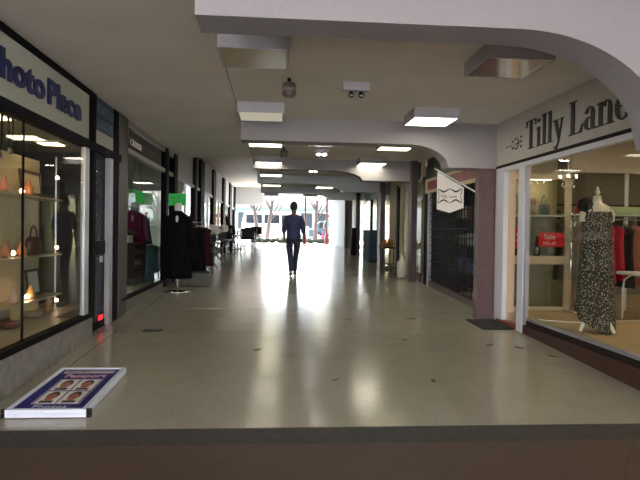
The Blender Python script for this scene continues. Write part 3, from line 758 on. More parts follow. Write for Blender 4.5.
for i, y in enumerate((4.95, 5.15, 5.32, 5.5, 5.72)):
    l_ = (.30, .22, .34, .26, .2)[i]
    t = thing('camera_strap', (-2.5, y, 2.5), ('looped dark strap hanging nearest the camera in the photo shop window', 'short dark strap, second of the hanging straps', 'long dark strap in the middle of the hanging straps', 'dark strap, fourth of the hanging straps', 'shortest dark strap at the far end of the hanging straps')[i], 'strap', 'straps hanging in the photo shop window')
    MB().tube([(-2.5, y - .05, 2.62), (-2.5, y - .03, 2.5 - l_ * .6), (-2.5, y, 2.5 - l_), (-2.5, y + .03, 2.5 - l_ * .6), (-2.5, y + .05, 2.62)], .012, 6).build('strap_webbing', M['dark_frame'], t)
    MB().box(-2.515, -2.485, y - .025, y + .025, 2.5 - l_ - .05, 2.5 - l_).build('strap_buckle', M['alu_dull'], t)
for (x, y, z, k, m_, lb, c_) in ((-2.88, 6.45, 1.94, .9, 'rose_glass', 'rose glass vase at the near end of the top shelf', (.5, .2, .15)), (-2.85, 7.62, .485, 1.1, 'bronze_glass', 'bronze vase at the far end of the window floor', (.3, .15, .06)), (-2.9, 7.2, .705, .9, 'honey_glass', 'honey coloured vase left of the ornate frame on the lowest shelf', (.6, .35, .12)), (-2.88, 6.5, 1.225, 1.0, 'copper_glass', 'copper vase at the near end of the middle shelf', (.5, .2, .1))):
    ornament(x, y, z, [(r_ * k, h_ * k) for r_, h_ in vase], mat(m_, c_, .15), lb, 'vase', 'vase')
def fill_panel(x, y, z, sx, sy, m, label, group):  # glowing fill panel for shop interiors, added to brighten them
    t = thing('fill_panel_light', (x, y, z), label, 'ceiling light', group)
    B(x - sx / 2, x + sx / 2, y - sy / 2, y + sy / 2, z - .03, z).build('panel_frame', M['white'], t)
    B(x - sx / 2 + .03, x + sx / 2 - .03, y - sy / 2 + .03, y + sy / 2 - .03, z - .036, z - .03).build('panel_diffuser', m, t)
warm = mat('warm_fill', (1, .9, .7), .4, emit=(1, .76, .44), estr=13)
cool = mat('cool_panel', (.9, 1, .95), .4, emit=(1, .98, .85), estr=3)
fill_panel(-2.75, 5.6, 2.62, .5, .5, mat('warm_photo_fill', (1, .9, .7), .4, emit=(1, .72, .35), estr=12), 'added warm fill panel over the photo shop display', 'photo shop fill panels')  # fill light added for the photo shop display
fill_panel(-2.75, 7.4, 2.62, .3, .3, mat('warm_photo_fill_small', (1, .9, .7), .4, emit=(1, .72, .35), estr=12), 'small added warm fill panel near the end of the cream panel', 'photo shop fill panels')

# ================================================================= LEFT: boutique
for i, (x, y) in enumerate(((-2.9, 10.6), (-3.6, 12.0), (-3.6, 10.0), (-3.8, 13.5))):
    t = thing('downlight', (x, y, 3.0), 'round downlight in the boutique ceiling, ' + ('nearest the glass', 'second along the glass', 'nearest the partition, deeper in', 'farthest into the shop')[i], 'downlight', 'boutique downlights')
    MB().lathe([(.10, -.012), (.10, 0)], (x, y, 3.0), 20).build('downlight_rim', M['white'], t)
    MB().lathe([(.08, -.018), (.08, -.012)], (x, y, 3.0), 20).build('downlight_lens', M['downlight'], t)

def card(x0, y0, y1, z0, z1, label, writing, string=True, m='green_sign'):
    t = thing('hanging_card', (x0, (y0 + y1) / 2, z1), label, 'sign', 'green cards in the boutique')
    B(x0 - .004, x0 + .004, y0, y1, z0, z1).build('card_board', M[m], t)
    h = (z1 - z0) * .36
    for k, s_ in enumerate(writing): text('card_writing', s_, h, M['green_text'], (x0 + .006, y0 + .08, z1 - h * (1.15 + 1.2 * k)), (0, 1, 0), (0, 0, 1), t, .002, sx=(y1 - y0) / .65)
    MB().tube([(x0, y0 + .1, z1), (x0, (y0 + y1) / 2, 3.0), (x0, y1 - .1, z1)], .004, 4).build('card_string', M['black'], t)
    return t
card(-2.35, 9.65, 10.7, 2.02, 2.22, 'pale green card hanging inside the boutique window', ['SALE', 'TODAY'])

def garment(x, y, zt, ln, wd, m, label, cat='dress', axis='x', group=None, hanger=True, name='hanging_dress', sleeve=True):
    """cloth hanging from a rail; axis = direction across the shoulders"""
    t = thing(name, (x, y, zt), label, cat, group)
    b = MB(); n = 10; rows = []
    hs = [0, .03, .08, .2, .45, .75, 1]
    ws = [.18, .55, .98, .82, .85, 1.0, 1.12]
    for h, wk in zip(hs, ws):
        ring = []
        for k in range(2 * n):
            u = -1 + 2 * (k % n) / (n - 1) if k < n else 1 - 2 * (k % n) / (n - 1)
            side = 1 if k < n else -1
            th = (.035 + .02 * h) * (1 - u * u * .8) + .012 * h * math.sin(u * 9 + ln * 13)
            a, c = u * wd / 2 * wk, side * th
            ring.append(b.bm.verts.new((x + a, y + c, zt - .06 - h * ln) if axis == 'x' else (x + c, y + a, zt - .06 - h * ln)))
        rows.append(ring)
    for i in range(len(rows) - 1):
        for k in range(2 * n): b.bm.faces.new([rows[i][k], rows[i][(k + 1) % (2 * n)], rows[i + 1][(k + 1) % (2 * n)], rows[i + 1][k]])
    b.bm.faces.new(rows[0][::-1]); b.bm.faces.new(rows[-1])
    b.build('garment_cloth', m, t, smooth=True)
    if hanger:
        d = (lambda a: (x + a, y, 0)) if axis == 'x' else (lambda a: (x, y + a, 0))
        def P(a, z): q = d(a); return (q[0], q[1], z)
        MB().tube([P(0, zt + .0), P(.012, zt + .02), P(0, zt + .035), P(-.01, zt + .02)], .003, 4).tube([P(-wd * .42, zt - .09), P(0, zt - .03), P(wd * .42, zt - .09)], .006, 5).tube([P(0, zt - .03), P(0, zt)], .003, 4).build('hanger', M['steel'], t)
    return t

def rail(name, x0, y0, x1, y1, z, zf, label, arms=0, m='steel'):
    t = thing(name, ((x0 + x1) / 2, (y0 + y1) / 2, zf), label, 'clothes rail')
    MB().tube([(x0, y0, z), (x1, y1, z)], .014, 8).build('rail_bar', M[m], t, smooth=True)
    for (x, y) in ((x0, y0), (x1, y1)):
        MB().tube([(x, y, zf + .01), (x, y, z)], .014, 8).build('rail_upright', M[m], t, smooth=True)
        dx, dy = (y1 - y0), (x0 - x1); L_ = math.hypot(dx, dy); dx, dy = dx / L_ * .22, dy / L_ * .22
        MB().tube([(x - dx, y - dy, zf + .02), (x + dx, y + dy, zf + .02)], .014, 8).build('rail_foot', M[m], t, smooth=True)
    return t
rail('clothes_rail', -2.75, 10.93, -2.75, 12.5, 1.98, .48, 'chrome clothes rail inside the boutique window')
cols = [((.12, .012, .045), 'dark magenta'), ((.18, .02, .07), 'bright magenta'), ((.08, .02, .05), 'plum'), ((.25, .05, .10), 'wine red'), ((.05, .13, .13), 'teal'), ((.04, .01, .03), 'near black')]
for i, (c, n_) in enumerate(cols):
    y = 11.25 + i * .2
    garment(-2.75, y, 1.95, .55 + .05 * (i % 3), .44, colour(c), n_ + ' blouse on the rail inside the boutique window', 'blouse', group='blouses on the boutique window rail', name='hanging_blouse')
garment(-2.50, 12.0, 1.30, .75, .40, colour((.10, .18, .22)), 'pale blue skirt at the far end of the boutique window', 'skirt', name='hanging_skirt', group=None)
tag(MB().box(-2.98, -2.58, 11.0, 12.0, .5, .56).box(-2.98, -2.58, 11.0, 12.0, .80, .84).box(-2.98, -2.58, 11.0, 12.0, 1.08, 1.12).box(-2.98, -2.58, 11.0, 11.04, .5, 1.28).box(-2.98, -2.58, 11.96, 12.0, .5, 1.28).box(-2.98, -2.58, 11.0, 12.0, 1.27, 1.30).build('display_shelf', mat('dark_slatted_wood', (.05, .03, .02), .6)), 'dark wooden display shelf with open slots in the boutique window', 'display shelf')
for k, (z, c, n_) in enumerate(((.57, (.18, .12, .08), 'brown'), (.85, (.30, .25, .18), 'tan'), (1.13, (.10, .07, .06), 'dark brown'))):
    for j in range(3):
        y = 11.08 + j * .30
        tag(MB().box(-2.93, -2.63, y, y + .24, z, z + .09).build('folded_garment', colour(c), bevel=.02), n_ + ' folded garment in the ' + ('lowest', 'middle', 'upper')[k] + ' slot of the dark shelf, ' + ('near', 'middle', 'far')[j], 'folded garment', 'folded garments in the dark shelf')
b = MB(); b.lathe([(.09, 0), (.11, .12), (.12, .14)], (-2.75, 11.25, 1.30), 14); pt = thing('potted_plant', (-2.75, 11.25, 1.30), 'leafy green potted plant on top of the dark display shelf', 'plant')
b.build('plant_pot', M['paper_white'], pt)
b = MB()
for k in range(26):
    a = random.uniform(0, 6.3); l_ = random.uniform(.08, .17); h = random.uniform(.02, .13)
    p0 = Vector((-2.75, 11.25, 1.43)); p1 = p0 + Vector((math.cos(a) * l_ * .6, math.sin(a) * l_ * .6, h)); p2 = p0 + Vector((math.cos(a) * l_, math.sin(a) * l_, h * .8))
    b.tube([p0, p1, p2], [.004, .022, .002], 5)
b.build('plant_leaves', M['leaf'], pt)
# white bag in the window
bag(-2.42, 12.2, .48, 1.5, M['paper_white'], 'white carrier bag standing at the far end of the boutique window', 'bag', name='carrier_bag')

# mannequin with black dress outside the boutique
mx, my = -1.80, 11.10; mz = fz(my)
mn = thing('mannequin', (mx, my, mz), 'headless mannequin on a chrome stand with white neck, outside the boutique', 'mannequin')
MB().lathe([(.27, 0), (.27, .012), (.10, .03), (.03, .045)], (mx, my, mz + .002), 28).build('stand_base', M['steel'], mn, smooth=True)
MB().tube([(mx, my, mz + .03), (mx, my, mz + .75)], .017, 10).build('stand_pole', M['steel'], mn, smooth=True)
wh = mat('mannequin_white', (.62, .60, .58), .35)
b = MB(); b.lathe([(.10, .78), (.155, .82), (.165, .92), (.125, 1.10), (.15, 1.28), (.17, 1.38), (.12, 1.44), (.055, 1.47), (.055, 1.53), (.062, 1.59), (.06, 1.64), (.03, 1.68)], (mx, my, mz), 24, sx=1.12, sy=.72)
b.build('mannequin_torso', wh, mn, smooth=True)
blk = mat('black_fabric', (.006, .006, .009), .9, noise=.2, nscale=6, spec=.05)
dd = thing('black_dress', (mx, my, mz + .3), 'long sleeved black dress with a keyhole neck worn by the mannequin outside', 'dress')
def cloth_ring(b, cx, cy, spec, seg=48, folds=9, cap=True):
    rows = []
    for (z, rx, ry, f) in spec:
        rows.append([b.bm.verts.new((cx + (rx + f * math.sin(folds * t)) * math.cos(t), cy + (ry + f * math.sin(folds * t)) * math.sin(t), z)) for t in [2 * math.pi * k / seg for k in range(seg)]])
    for i in range(len(rows) - 1):
        for k in range(seg): b.bm.faces.new([rows[i][k], rows[i][(k + 1) % seg], rows[i + 1][(k + 1) % seg], rows[i + 1][k]])
    return rows
b = MB()
cloth_ring(b, mx, my, [(mz + .26, .255, .20, .016), (mz + .5, .245, .18, .012), (mz + .85, .21, .16, .006), (mz + 1.05, .185, .14, .003), (mz + 1.25, .195, .145, 0), (mz + 1.38, .205, .145, 0), (mz + 1.45, .17, .12, 0), (mz + 1.49, .10, .085, 0), (mz + 1.53, .075, .07, 0)])
b.build('dress_body', blk, dd, smooth=True)
for s_ in (-1, 1):
    MB().tube([(mx + s_ * .155, my, mz + 1.41), (mx + s_ * .215, my - .01, mz + 1.28), (mx + s_ * .25, my - .02, mz + 1.04), (mx + s_ * .265, my - .03, mz + .86)], [.07, .07, .06, .06], 14).build('sleeve', blk, dd, smooth=True)
MB().ball((mx, my - .135, mz + 1.37), .035, 2, (.8, .6, 2)).build('keyhole_opening', wh, dd, smooth=True)
card(-1.93, 0, 0, 0, 0, 'x', []) if False else None
gc = thing('hanging_card', (-1.85, 11.5, 2.2), 'bright green hand written card on a post above the black dress', 'sign', 'green cards in the boutique')
B(-2.05, -1.72, 11.50, 11.51, 2.03, 2.26).build('card_board', M['green_sign'], gc)
text('card_writing', 'SALE', .10, M['green_text'], (-2.03, 11.497, 2.15), (1, 0, 0), (0, 0, 1), gc, .002)
text('card_writing', '$20', .09, M['green_text'], (-1.98, 11.497, 2.055), (1, 0, 0), (0, 0, 1), gc, .002)
MB().tube([(-2.16, 11.9, 2.12), (-2.04, 11.52, 2.12), (-1.74, 11.52, 2.12)], .008, 6).build('card_arm', M['steel'], gc)

# rail of black clothes beyond the mannequin
rail('clothes_rail', -2.02, 12.3, -1.5, 12.7, 1.72, fz(12.5), 'chrome clothes rail with dark garments beyond the black dress')
for i, (x, y, l_, c, lb) in enumerate(((-1.95, 12.36, .9, (.004, .004, .005), 'long black coat nearest the window on the outdoor rail'), (-1.83, 12.45, .95, (.005, .004, .005), 'black coat second from the window on the outdoor rail'),
                                  (-1.70, 12.55, 1.0, (.004, .004, .004), 'black coat third from the window on the outdoor rail'), (-1.58, 12.64, .85, (.03, .004, .008), 'dark red jacket at the open end of the outdoor rail'))):
    garment(x, y, 1.69, l_, .5, colour(c), lb, 'coat', group='coats on the outdoor rail', name='hanging_coat')
cr = thing('storage_crate', (-1.62, 12.15, fz(12.15)), 'low dark grey crate under the black coats on the outdoor rail', 'crate')
z0 = fz(12.4)
MB().box(-1.95, -1.30, 11.85, 12.25, z0 - .0, z0 + .04).box(-1.95, -1.93, 11.85, 12.25, z0 + .04, z0 + .26).box(-1.32, -1.30, 11.85, 12.25, z0 + .04, z0 + .26).box(-1.93, -1.32, 11.85, 11.87, z0 + .04, z0 + .26).box(-1.93, -1.32, 12.23, 12.25, z0 + .04, z0 + .26).build('crate_body', mat('grey_green_crate', (.06, .065, .055), .6, noise=.3), cr)
MB().box(-1.97, -1.28, 11.83, 12.27, z0 + .255, z0 + .285).build('crate_rim', M['black'], cr)

# trestle table with white flowers, farther on
def trestle(x0, x1, y0, y1, h, label):
    zf = fz((y0 + y1) / 2); t = thing('trestle_table', ((x0 + x1) / 2, (y0 + y1) / 2, zf), label, 'table')
    B(x0, x1, y0, y1, zf + h - .03, zf + h).build('tabletop', mat('dark_table_top', (.05, .045, .05), .5), t)
    for y in (y0 + .15, y1 - .15):
        for s_ in (0, 1):
            a, c = (x0 + .05, x1 - .02) if s_ else (x1 - .05, x0 + .02)
            MB().tube([(a, y + s_ * .04, fz(y) + .01), (c, y + s_ * .04, zf + h - .03)], .016, 8).build('leg', M['alu_dull'], t, smooth=True)
    return t
trestle(-2.05, -1.40, 14.0, 15.6, .74, 'dark trestle table of white flowers nearer the boutique')
trestle(-1.95, -1.25, 16.0, 17.4, .72, 'dark trestle table of white flowers farther along')
petal = mat('white_petals', (.92, .92, .92), .7); potm = mat('dark_flower_pot', (.05, .06, .06), .6)
def flowerpot(x, y, z):
    t = thing('potted_flower', (x, y, z), 'x', 'potted flower', 'white potted flowers on the trestle tables')
    MB().lathe([(.06, 0), (.085, .13), (.09, .14)], (x, y, z), 12).build('flower_pot', potm, t)
    b = MB()
    for k in range(9): b.ball((x + random.uniform(-.1, .1), y + random.uniform(-.1, .1), z + .26 + random.uniform(-.05, .10)), random.uniform(.045, .07), 1, jit=.2)
    b.build('blossoms', petal, t)
    b = MB()
    for k in range(12):
        a = k * .55; b.tube([(x, y, z + .13), (x + .07 * math.cos(a), y + .07 * math.sin(a), z + .19), (x + .13 * math.cos(a), y + .13 * math.sin(a), z + .20)], [.004, .02, .002], 4)
    b.build('leaves', M['leaf'], t)
    return t
fp = None; kk = 0
for (tx0, tx1, ty0, ty1, h, nm) in ((-2.05, -1.40, 14.0, 15.6, .74, 'nearer'), (-1.95, -1.25, 16.0, 17.4, .72, 'farther')):
    zt = fz((ty0 + ty1) / 2) + h
    for i in range(4):
        for j in range(2):
            x = tx0 + .15 + j * .33; y = ty0 + .2 + i * (ty1 - ty0 - .4) / 3
            if fp is None: fp = flowerpot(x, y, zt); o = fp
            else: o = copy_tree(fp); o.location = (x, y, zt)
            o['label'] = 'white potted flower in the %s row of the %s trestle table, %s' % (('wall side', 'aisle side')[j], nm, ('front', 'second', 'third', 'rear')[i])

# cafe: tables and woven dark chairs with chrome legs
woven = mat('dark_woven_seat', (.014, .012, .02), .7, noise=.4, nscale=60)
def make_chair():
    t = thing('cafe_chair', (0, 0, 0), 'c', 'chair', 'dark cafe chairs')
    B(-.22, .22, -.22, .22, .43, .47).build('seat', woven, t, bevel=.012)
    b = MB(); n = 9
    pts = [(.25 * math.sin(a), .02 + .22 * math.cos(a)) for a in [math.radians(-75 + 150 * k / (n - 1)) for k in range(n)]]
    poly = [(p[0], p[1], .52) for p in pts] + [(p[0] * .92, p[1] * .88, .52) for p in pts[::-1]]
    b.prism(poly, (0, .03, .34)); b.build('backrest', woven, t)
    for sx in (-1, 1):
        for sy in (-1, 1):
            MB().tube([(sx * .19, sy * .19, .44), (sx * .22, sy * .23, .0)], .012, 8).build('leg', M['steel'], t, smooth=True)
        MB().tube([(sx * .22, .20, .45), (sx * .235, .21, .80)], .012, 8).build('back_post', M['steel'], t, smooth=True)
    return t
ch = make_chair()
def make_table():
    t = thing('cafe_table', (0, 0, 0), 't', 'table', 'round cafe tables')
    MB().lathe([(.34, 0), (.35, .012), (.34, .025)], (0, 0, .70), 28).build('tabletop', mat('dark_round_top', (.02, .018, .025), .4), t)
    MB().tube([(0, 0, .03), (0, 0, .70)], .025, 10).build('table_post', M['steel'], t, smooth=True)
    MB().lathe([(.22, 0), (.21, .015), (.03, .04)], (0, 0, 0), 24).build('table_base', M['steel'], t, smooth=True)
    return t
tb = make_table()
place = [(-1.55, 20.3, 1.7, 'nearest'), (-.95, 21.0, 3.3, 'second'), (-1.0, 22.4, 2.9, 'third'), (-.95, 24.0, 3.2, 'fourth'), (-1.75, 24.4, 1.4, 'fifth'), (-.75, 25.8, 3.0, 'sixth'), (-1.7, 26.6, 1.6, 'farthest')]
for i, (x, y, r, n_) in enumerate(place):
    c = ch if i == 0 else copy_tree(ch); c.location = (x, y, fz(y + .2) + .004); c.rotation_euler[2] = r
    c['label'] = 'dark woven cafe chair with chrome legs, %s along the left shopfronts' % n_
for i, (x, y, n_) in enumerate(((-1.55, 21.5, 'nearest'), (-1.45, 23.4, 'middle'), (-1.3, 25.6, 'farthest'))):
    c = tb if i == 0 else copy_tree(tb); c.location = (x, y, fz(y + .2) + .004); c['label'] = 'small round dark cafe table, the %s of the three' % n_

# ================================================================= RIGHT: hanging pennant
fl_ = thing('hanging_flag', (3.04, 8.62, 2.2), 'white pennant reading Tilly Lane in a scroll frame hanging off the brown pillar', 'flag')
MB().tube([(3.05, 8.62, 2.20), (2.50, 8.92, 2.57)], .013, 8).build('flag_pole', M['white'], fl_, smooth=True)
MB().ball((2.50, 8.92, 2.57), .02, 1).build('pole_knob', M['white'], fl_)
fx = Vector((3.04 - 2.44, 8.62 - 8.92, 0)); fx.normalize()
def FP(u, z, off=0):  # u metres from outer end along pole's plan direction
    p = Vector((2.53, 8.90, 0)) + fx * u; nrm = Vector((-fx.y, fx.x, 0)) * -1
    return (p.x + nrm.x * off * -1, p.y + nrm.y * off * -1, z)
nrm = Vector((fx.y, -fx.x, 0))  # towards camera
b = MB(); b.prism([FP(0, 2.53), FP(.0, 1.94), FP(.20, 1.88), FP(.41, 1.96), FP(.41, 2.27)], -nrm * .004); b.build('flag_cloth', mat('flag_white', (.66, .64, .60), .8), fl_)
o0 = Vector(FP(.035, 2.115)) + nrm * .003
text('flag_writing', 'Tilly Lane', .066, M['black_letter'], o0 + fx * .02, fx, (0, 0, 1), fl_, .002, sx=1.0)
b = MB()
for s_ in (1, -1):
    pts = []
    for k in range(25):
        u = k / 24; z = 2.145 + s_ * (.085 + .022 * math.cos(u * 4 * math.pi) )
        p = Vector(FP(.015 + .37 * u, z)) + nrm * .003; pts.append(p)
    b.tube(pts, [.004 + .008 * abs(math.sin(2 * math.pi * k / 24)) for k in range(25)], 5)
for u in (.015, .385):
    sg = 1 if u < .1 else -1
    b.tube([Vector(FP(u + sg * .02 * (1 - abs(q)), 2.145 + q * .105)) + nrm * .003 for q in [-1, -.6, -.2, 0, .2, .6, 1]], .005, 5)
b.build('flag_scroll_frame', M['black_letter'], fl_)

# ================================================================= RIGHT: fashion shop display
wx, wy, wz = 3.70, 6.40, .45
mn = thing('mannequin', (wx, wy, wz), 'cream headless mannequin with a wooden neck knob standing in the fashion shop window', 'mannequin')
skinw = mat('mannequin_cream', (.62, .54, .44), .4)
b = MB(); b.lathe([(.09, .82), (.15, .88), (.16, .98), (.115, 1.15), (.14, 1.30), (.165, 1.40), (.13, 1.455), (.055, 1.49), (.047, 1.55), (.05, 1.565), (.02, 1.575)], (wx, wy, wz), 24, sx=.98, sy=.75)
b.build('mannequin_torso', skinw, mn, smooth=True)
MB().lathe([(.015, 0), (.015, .015), (.028, .03), (.03, .05), (.015, .075), (.02, .09), (.008, .105)], (wx, wy, wz + 1.57), 16).build('neck_knob', skinw, mn, smooth=True)
for s_ in (-1, 1):
    MB().tube([(wx + s_ * .13, wy, wz + 1.40), (wx + s_ * .165, wy, wz + 1.35), (wx + s_ * .17, wy, wz + 1.27)], [.045, .045, .038], 12).build('arm_stub', skinw, mn, smooth=True)
for (dx, dy) in ((-.2, -.05), (.14, .16), (.12, -.2)):
    MB().tube([(wx, wy, wz + .30), (wx + dx * .5, wy + dy * .5, wz + .22), (wx + dx, wy + dy, wz + .02)], [.022, .022, .02], 10).build('stand_leg', M['white'], mn, smooth=True)
MB().tube([(wx, wy, wz + .28), (wx, wy, wz + .84)], .02, 10).build('stand_pole', M['white'], mn)
dd = thing('spotted_dress', (wx, wy, wz + .2), 'long black dress with cream spots on the window mannequin', 'dress')
b = MB(); seg = 60
spec = [(.10, .215, .20, .016), (.35, .20, .18, .014), (.7, .185, .155, .010), (.95, .175, .14, .006), (1.1, .165, .125, .002), (1.2, .165, .125, 0), (1.32, .178, .13, 0), (1.385, .165, .125, 0)]
rows = []
for i, (z, rx, ry, f) in enumerate(spec):
    row = []
    for k in range(seg):
        t = 2 * math.pi * k / seg
        zz = z
        if i == 0: zz = z + .13 * math.cos(t - 2.4) + .02 * math.sin(3 * t)
        row.append(b.bm.verts.new((wx + (rx + f * math.sin(8 * t)) * math.cos(t), wy + (ry + f * math.sin(8 * t)) * math.sin(t), wz + zz)))
    rows.append(row)
for i in range(len(rows) - 1):
    for k in range(seg): b.bm.faces.new([rows[i][k], rows[i][(k + 1) % seg], rows[i + 1][(k + 1) % seg], rows[i + 1][k]])
b.build('dress_body', M['spotted'], dd, smooth=True)
for s_ in (-1, 1):
    MB().tube([(wx + s_ * .12, wy - .10, wz + 1.33), (wx + s_ * .10, wy - .075, wz + 1.42), (wx + s_ * .09, wy, wz + 1.475), (wx + s_ * .10, wy + .08, wz + 1.40)], .012, 6).build('shoulder_strap', M['spotted'], dd, smooth=True)
MB().ball((wx - .155, wy - .02, wz + 1.46), .085, 3, (1, .8, 1), jit=.10).build('shoulder_rosette', mat('black_rosette', (.012, .008, .01), .9), dd)

# white low table on the right
t = thing('display_table', (4.85, 7.1, .45), 'white low display table with curved legs in the fashion shop', 'table')
B(4.62, 5.8, 6.9, 7.5, 1.05, 1.09).build('tabletop', M['white'], t, bevel=.01)
for (x, y) in ((4.66, 7.0), (5.6, 7.0), (4.66, 7.4), (5.6, 7.4)):
    MB().tube([(x + .12, y, 1.05), (x + .02, y, .98), (x, y, .85), (x, y, .46)], .013, 8).build('leg', M['white'], t, smooth=True)
# wall rail with garments behind the mannequin
rail('clothes_rail', 4.25, 8.0, 6.4, 8.0, 1.80, .45, 'long chrome clothes rail behind the spotted dress')
gc_ = [((.22, .19, .15), 'taupe'), ((.30, .26, .21), 'warm grey'), ((.10, .09, .08), 'charcoal'), ((.42, .05, .10), 'crimson'), ((.45, .02, .04), 'red'), ((.03, .03, .03), 'black'), ((.50, .18, .12), 'coral'), ((.45, .42, .36), 'ivory'), ((.06, .07, .05), 'dark olive'), ((.5, .04, .04), 'scarlet'), ((.25, .20, .17), 'brown grey'), ((.55, .5, .44), 'off white'), ((.02, .02, .02), 'jet black'), ((.3, .06, .07), 'brick red')]
for i, (c, n_) in enumerate(gc_):
    garment(4.36 + i * .14, 8.0, 1.765, .78 + .10 * ((i * 7) % 4) / 3, .40, colour(c), n_ + ' garment on the long rail behind the spotted dress', 'garment', axis='y', group='garments on the long fashion shop rail', name='hanging_garment')
# glass shelf with green folded cloth and red bag
o = B(4.2, 6.4, 7.80, 8.2, 1.845, 1.865).build('rail_shelf', mat('pale_glass_shelf', (.45, .52, .46), .2)); tag(o, 'pale glass shelf resting over the long clothes rail', 'shelf')
tag(MB().box(4.45, 5.25, 7.85, 8.15, 1.866, 1.98).build('folded_cloth', mat('pale_green_cloth', (.36, .44, .26), .8, noise=.1), bevel=.03), 'pale green folded cloth on the glass shelf right of the mannequin', 'folded cloth')
bag(5.38, 7.95, 1.866, 1.0, mat('glossy_red_leather', (.42, .03, .02), .3), 'glossy red handbag on the glass shelf beside the green cloth')
bag(4.32, 7.95, 1.866, .6, mat('small_dark_leather', (.25, .03, .02), .4), 'small dark red purse on the glass shelf left of the mannequin', name='purse', cat='purse')
# back wall rail with dark garments
rail('wall_rail', 4.9, 10.2, 8.0, 10.2, 2.12, .45, 'dark rail along the rear wall of the fashion shop', m='dark_frame')
for i in range(12):
    c, n_ = [((.05, .045, .05), 'grey black'), ((.16, .12, .10), 'brown'), ((.30, .26, .22), 'pale'), ((.03, .02, .03), 'black')][i % 4]
    garment(5.1 + i * .24, 10.2, 2.085, .8, .42, colour(c), '%s garment on the rear wall rail, %s from its left end' % (n_, ('first', 'second', 'third', 'fourth', 'fifth', 'sixth', 'seventh', 'eighth', 'ninth', 'tenth', 'eleventh', 'last')[i]), 'garment', axis='y', group='garments on the rear rail', name='hanging_garment')
# left group: garments seen between case and mannequin
rail('clothes_rail', 4.62, 8.6, 4.62, 9.9, 1.9, .45, 'clothes rail of pale garments beyond the display case')
for i in range(7):
    c, n_ = [((.35, .32, .28), 'grey'), ((.16, .17, .15), 'dark grey'), ((.45, .4, .34), 'cream'), ((.22, .20, .17), 'taupe'), ((.10, .13, .12), 'dark green'), ((.4, .12, .10), 'rust'), ((.3, .28, .26), 'ash')][i]
    garment(4.62, 8.68 + i * .18, 1.865, .95, .40, colour(c), n_ + ' garment on the rail beyond the display case', 'garment', group='garments beyond the display case', name='hanging_garment')
# slim post, chandelier
struct('trim_inner_post', MB().tube([(5.25, 8.3, .45), (5.25, 8.3, 2.5)], .03, 10), M['white'])
cl = thing('chandelier', (4.08, 7.8, 2.95), 'small glowing glass chandelier hanging left of the mannequin', 'chandelier')
MB().tube([(4.08, 7.8, 2.95), (4.08, 7.8, 2.45)], .006, 6).build('chandelier_chain', M['steel'], cl)
b = MB()
for k in range(6):
    a = k * math.pi / 3; b.tube([(4.08, 7.8, 2.36), (4.08 + .07 * math.cos(a), 7.8 + .07 * math.sin(a), 2.32), (4.08 + .12 * math.cos(a), 7.8 + .12 * math.sin(a), 2.36)], .006, 5)
b.lathe([(.012, 0), (.02, .04), (.012, .10)], (4.08, 7.8, 2.35), 10)
b.build('chandelier_arms', M['steel'], cl)
b = MB()
for k in range(6):
    a = k * math.pi / 3; b.ball((4.08 + .12 * math.cos(a), 7.8 + .12 * math.sin(a), 2.38), .016, 1)
b.build('chandelier_bulbs', M['white_bulb'], cl)
b = MB()
for k in range(10):
    a = k * math.pi / 5; b.ball((4.08 + .08 * math.cos(a), 7.8 + .08 * math.sin(a), 2.24 + .02 * (k % 3)), .011, 1, (1, 1, 1.8))
b.build('crystal_drops', mat('crystal', (.8, .75, .65), .05), cl)
for i, (x, y) in enumerate(((4.6, 6.0), (6.3, 6.4), (6.6, 8.7), (4.6, 3.6), (6.4, 3.6))):
    fill_panel(x, y, 2.95, .6, .6, warm, 'added warm square fill panel in the fashion shop, ' + ('above the mannequin', 'deeper behind the mannequin', 'near the rear wall', 'near the camera by the glass', 'near the camera deeper in')[i], 'fashion shop fill panels')  # fill lights added to brighten the fashion shop
fill_panel(4.0, 8.58, 2.44, .5, .14, mat('case_fill_strip', (1, .9, .7), .4, emit=(1, .78, .45), estr=22), 'added warm fill strip inside the display case', None)  # fill strip added because the case interior is dark

# red sale cards on the case
for (x0, x1, z0, z1, wtxt, lb) in ((3.88, 4.27, 1.39, 1.60, ['Sale', '50% off'], 'wide red sale card with white writing on the display case'), (3.50, 3.66, 1.36, 1.68, ['5'], 'narrow red card with a white 5 on the display case')):
    t = thing('sale_card', ((x0 + x1) / 2, 8.25, z0), lb, 'sign', 'red sale cards')
    B(x0, x1, 8.245, 8.25, z0, z1).build('card_board', M['red'], t)
    if len(wtxt) == 2:
        text('card_writing', wtxt[0], .11, M['paper_white'], (x0 + .08, 8.243, z0 + .11), (1, 0, 0), (0, 0, 1), t, .002)
        text('card_writing', wtxt[1], .065, M['paper_white'], (x0 + .06, 8.243, z0 + .03), (1, 0, 0), (0, 0, 1), t, .002)
    else:
        text('card_writing', wtxt[0], .18, M['paper_white'], (x0 + .03, 8.243, z0 + .11), (1, 0, 0), (0, 0, 1), t, .002)
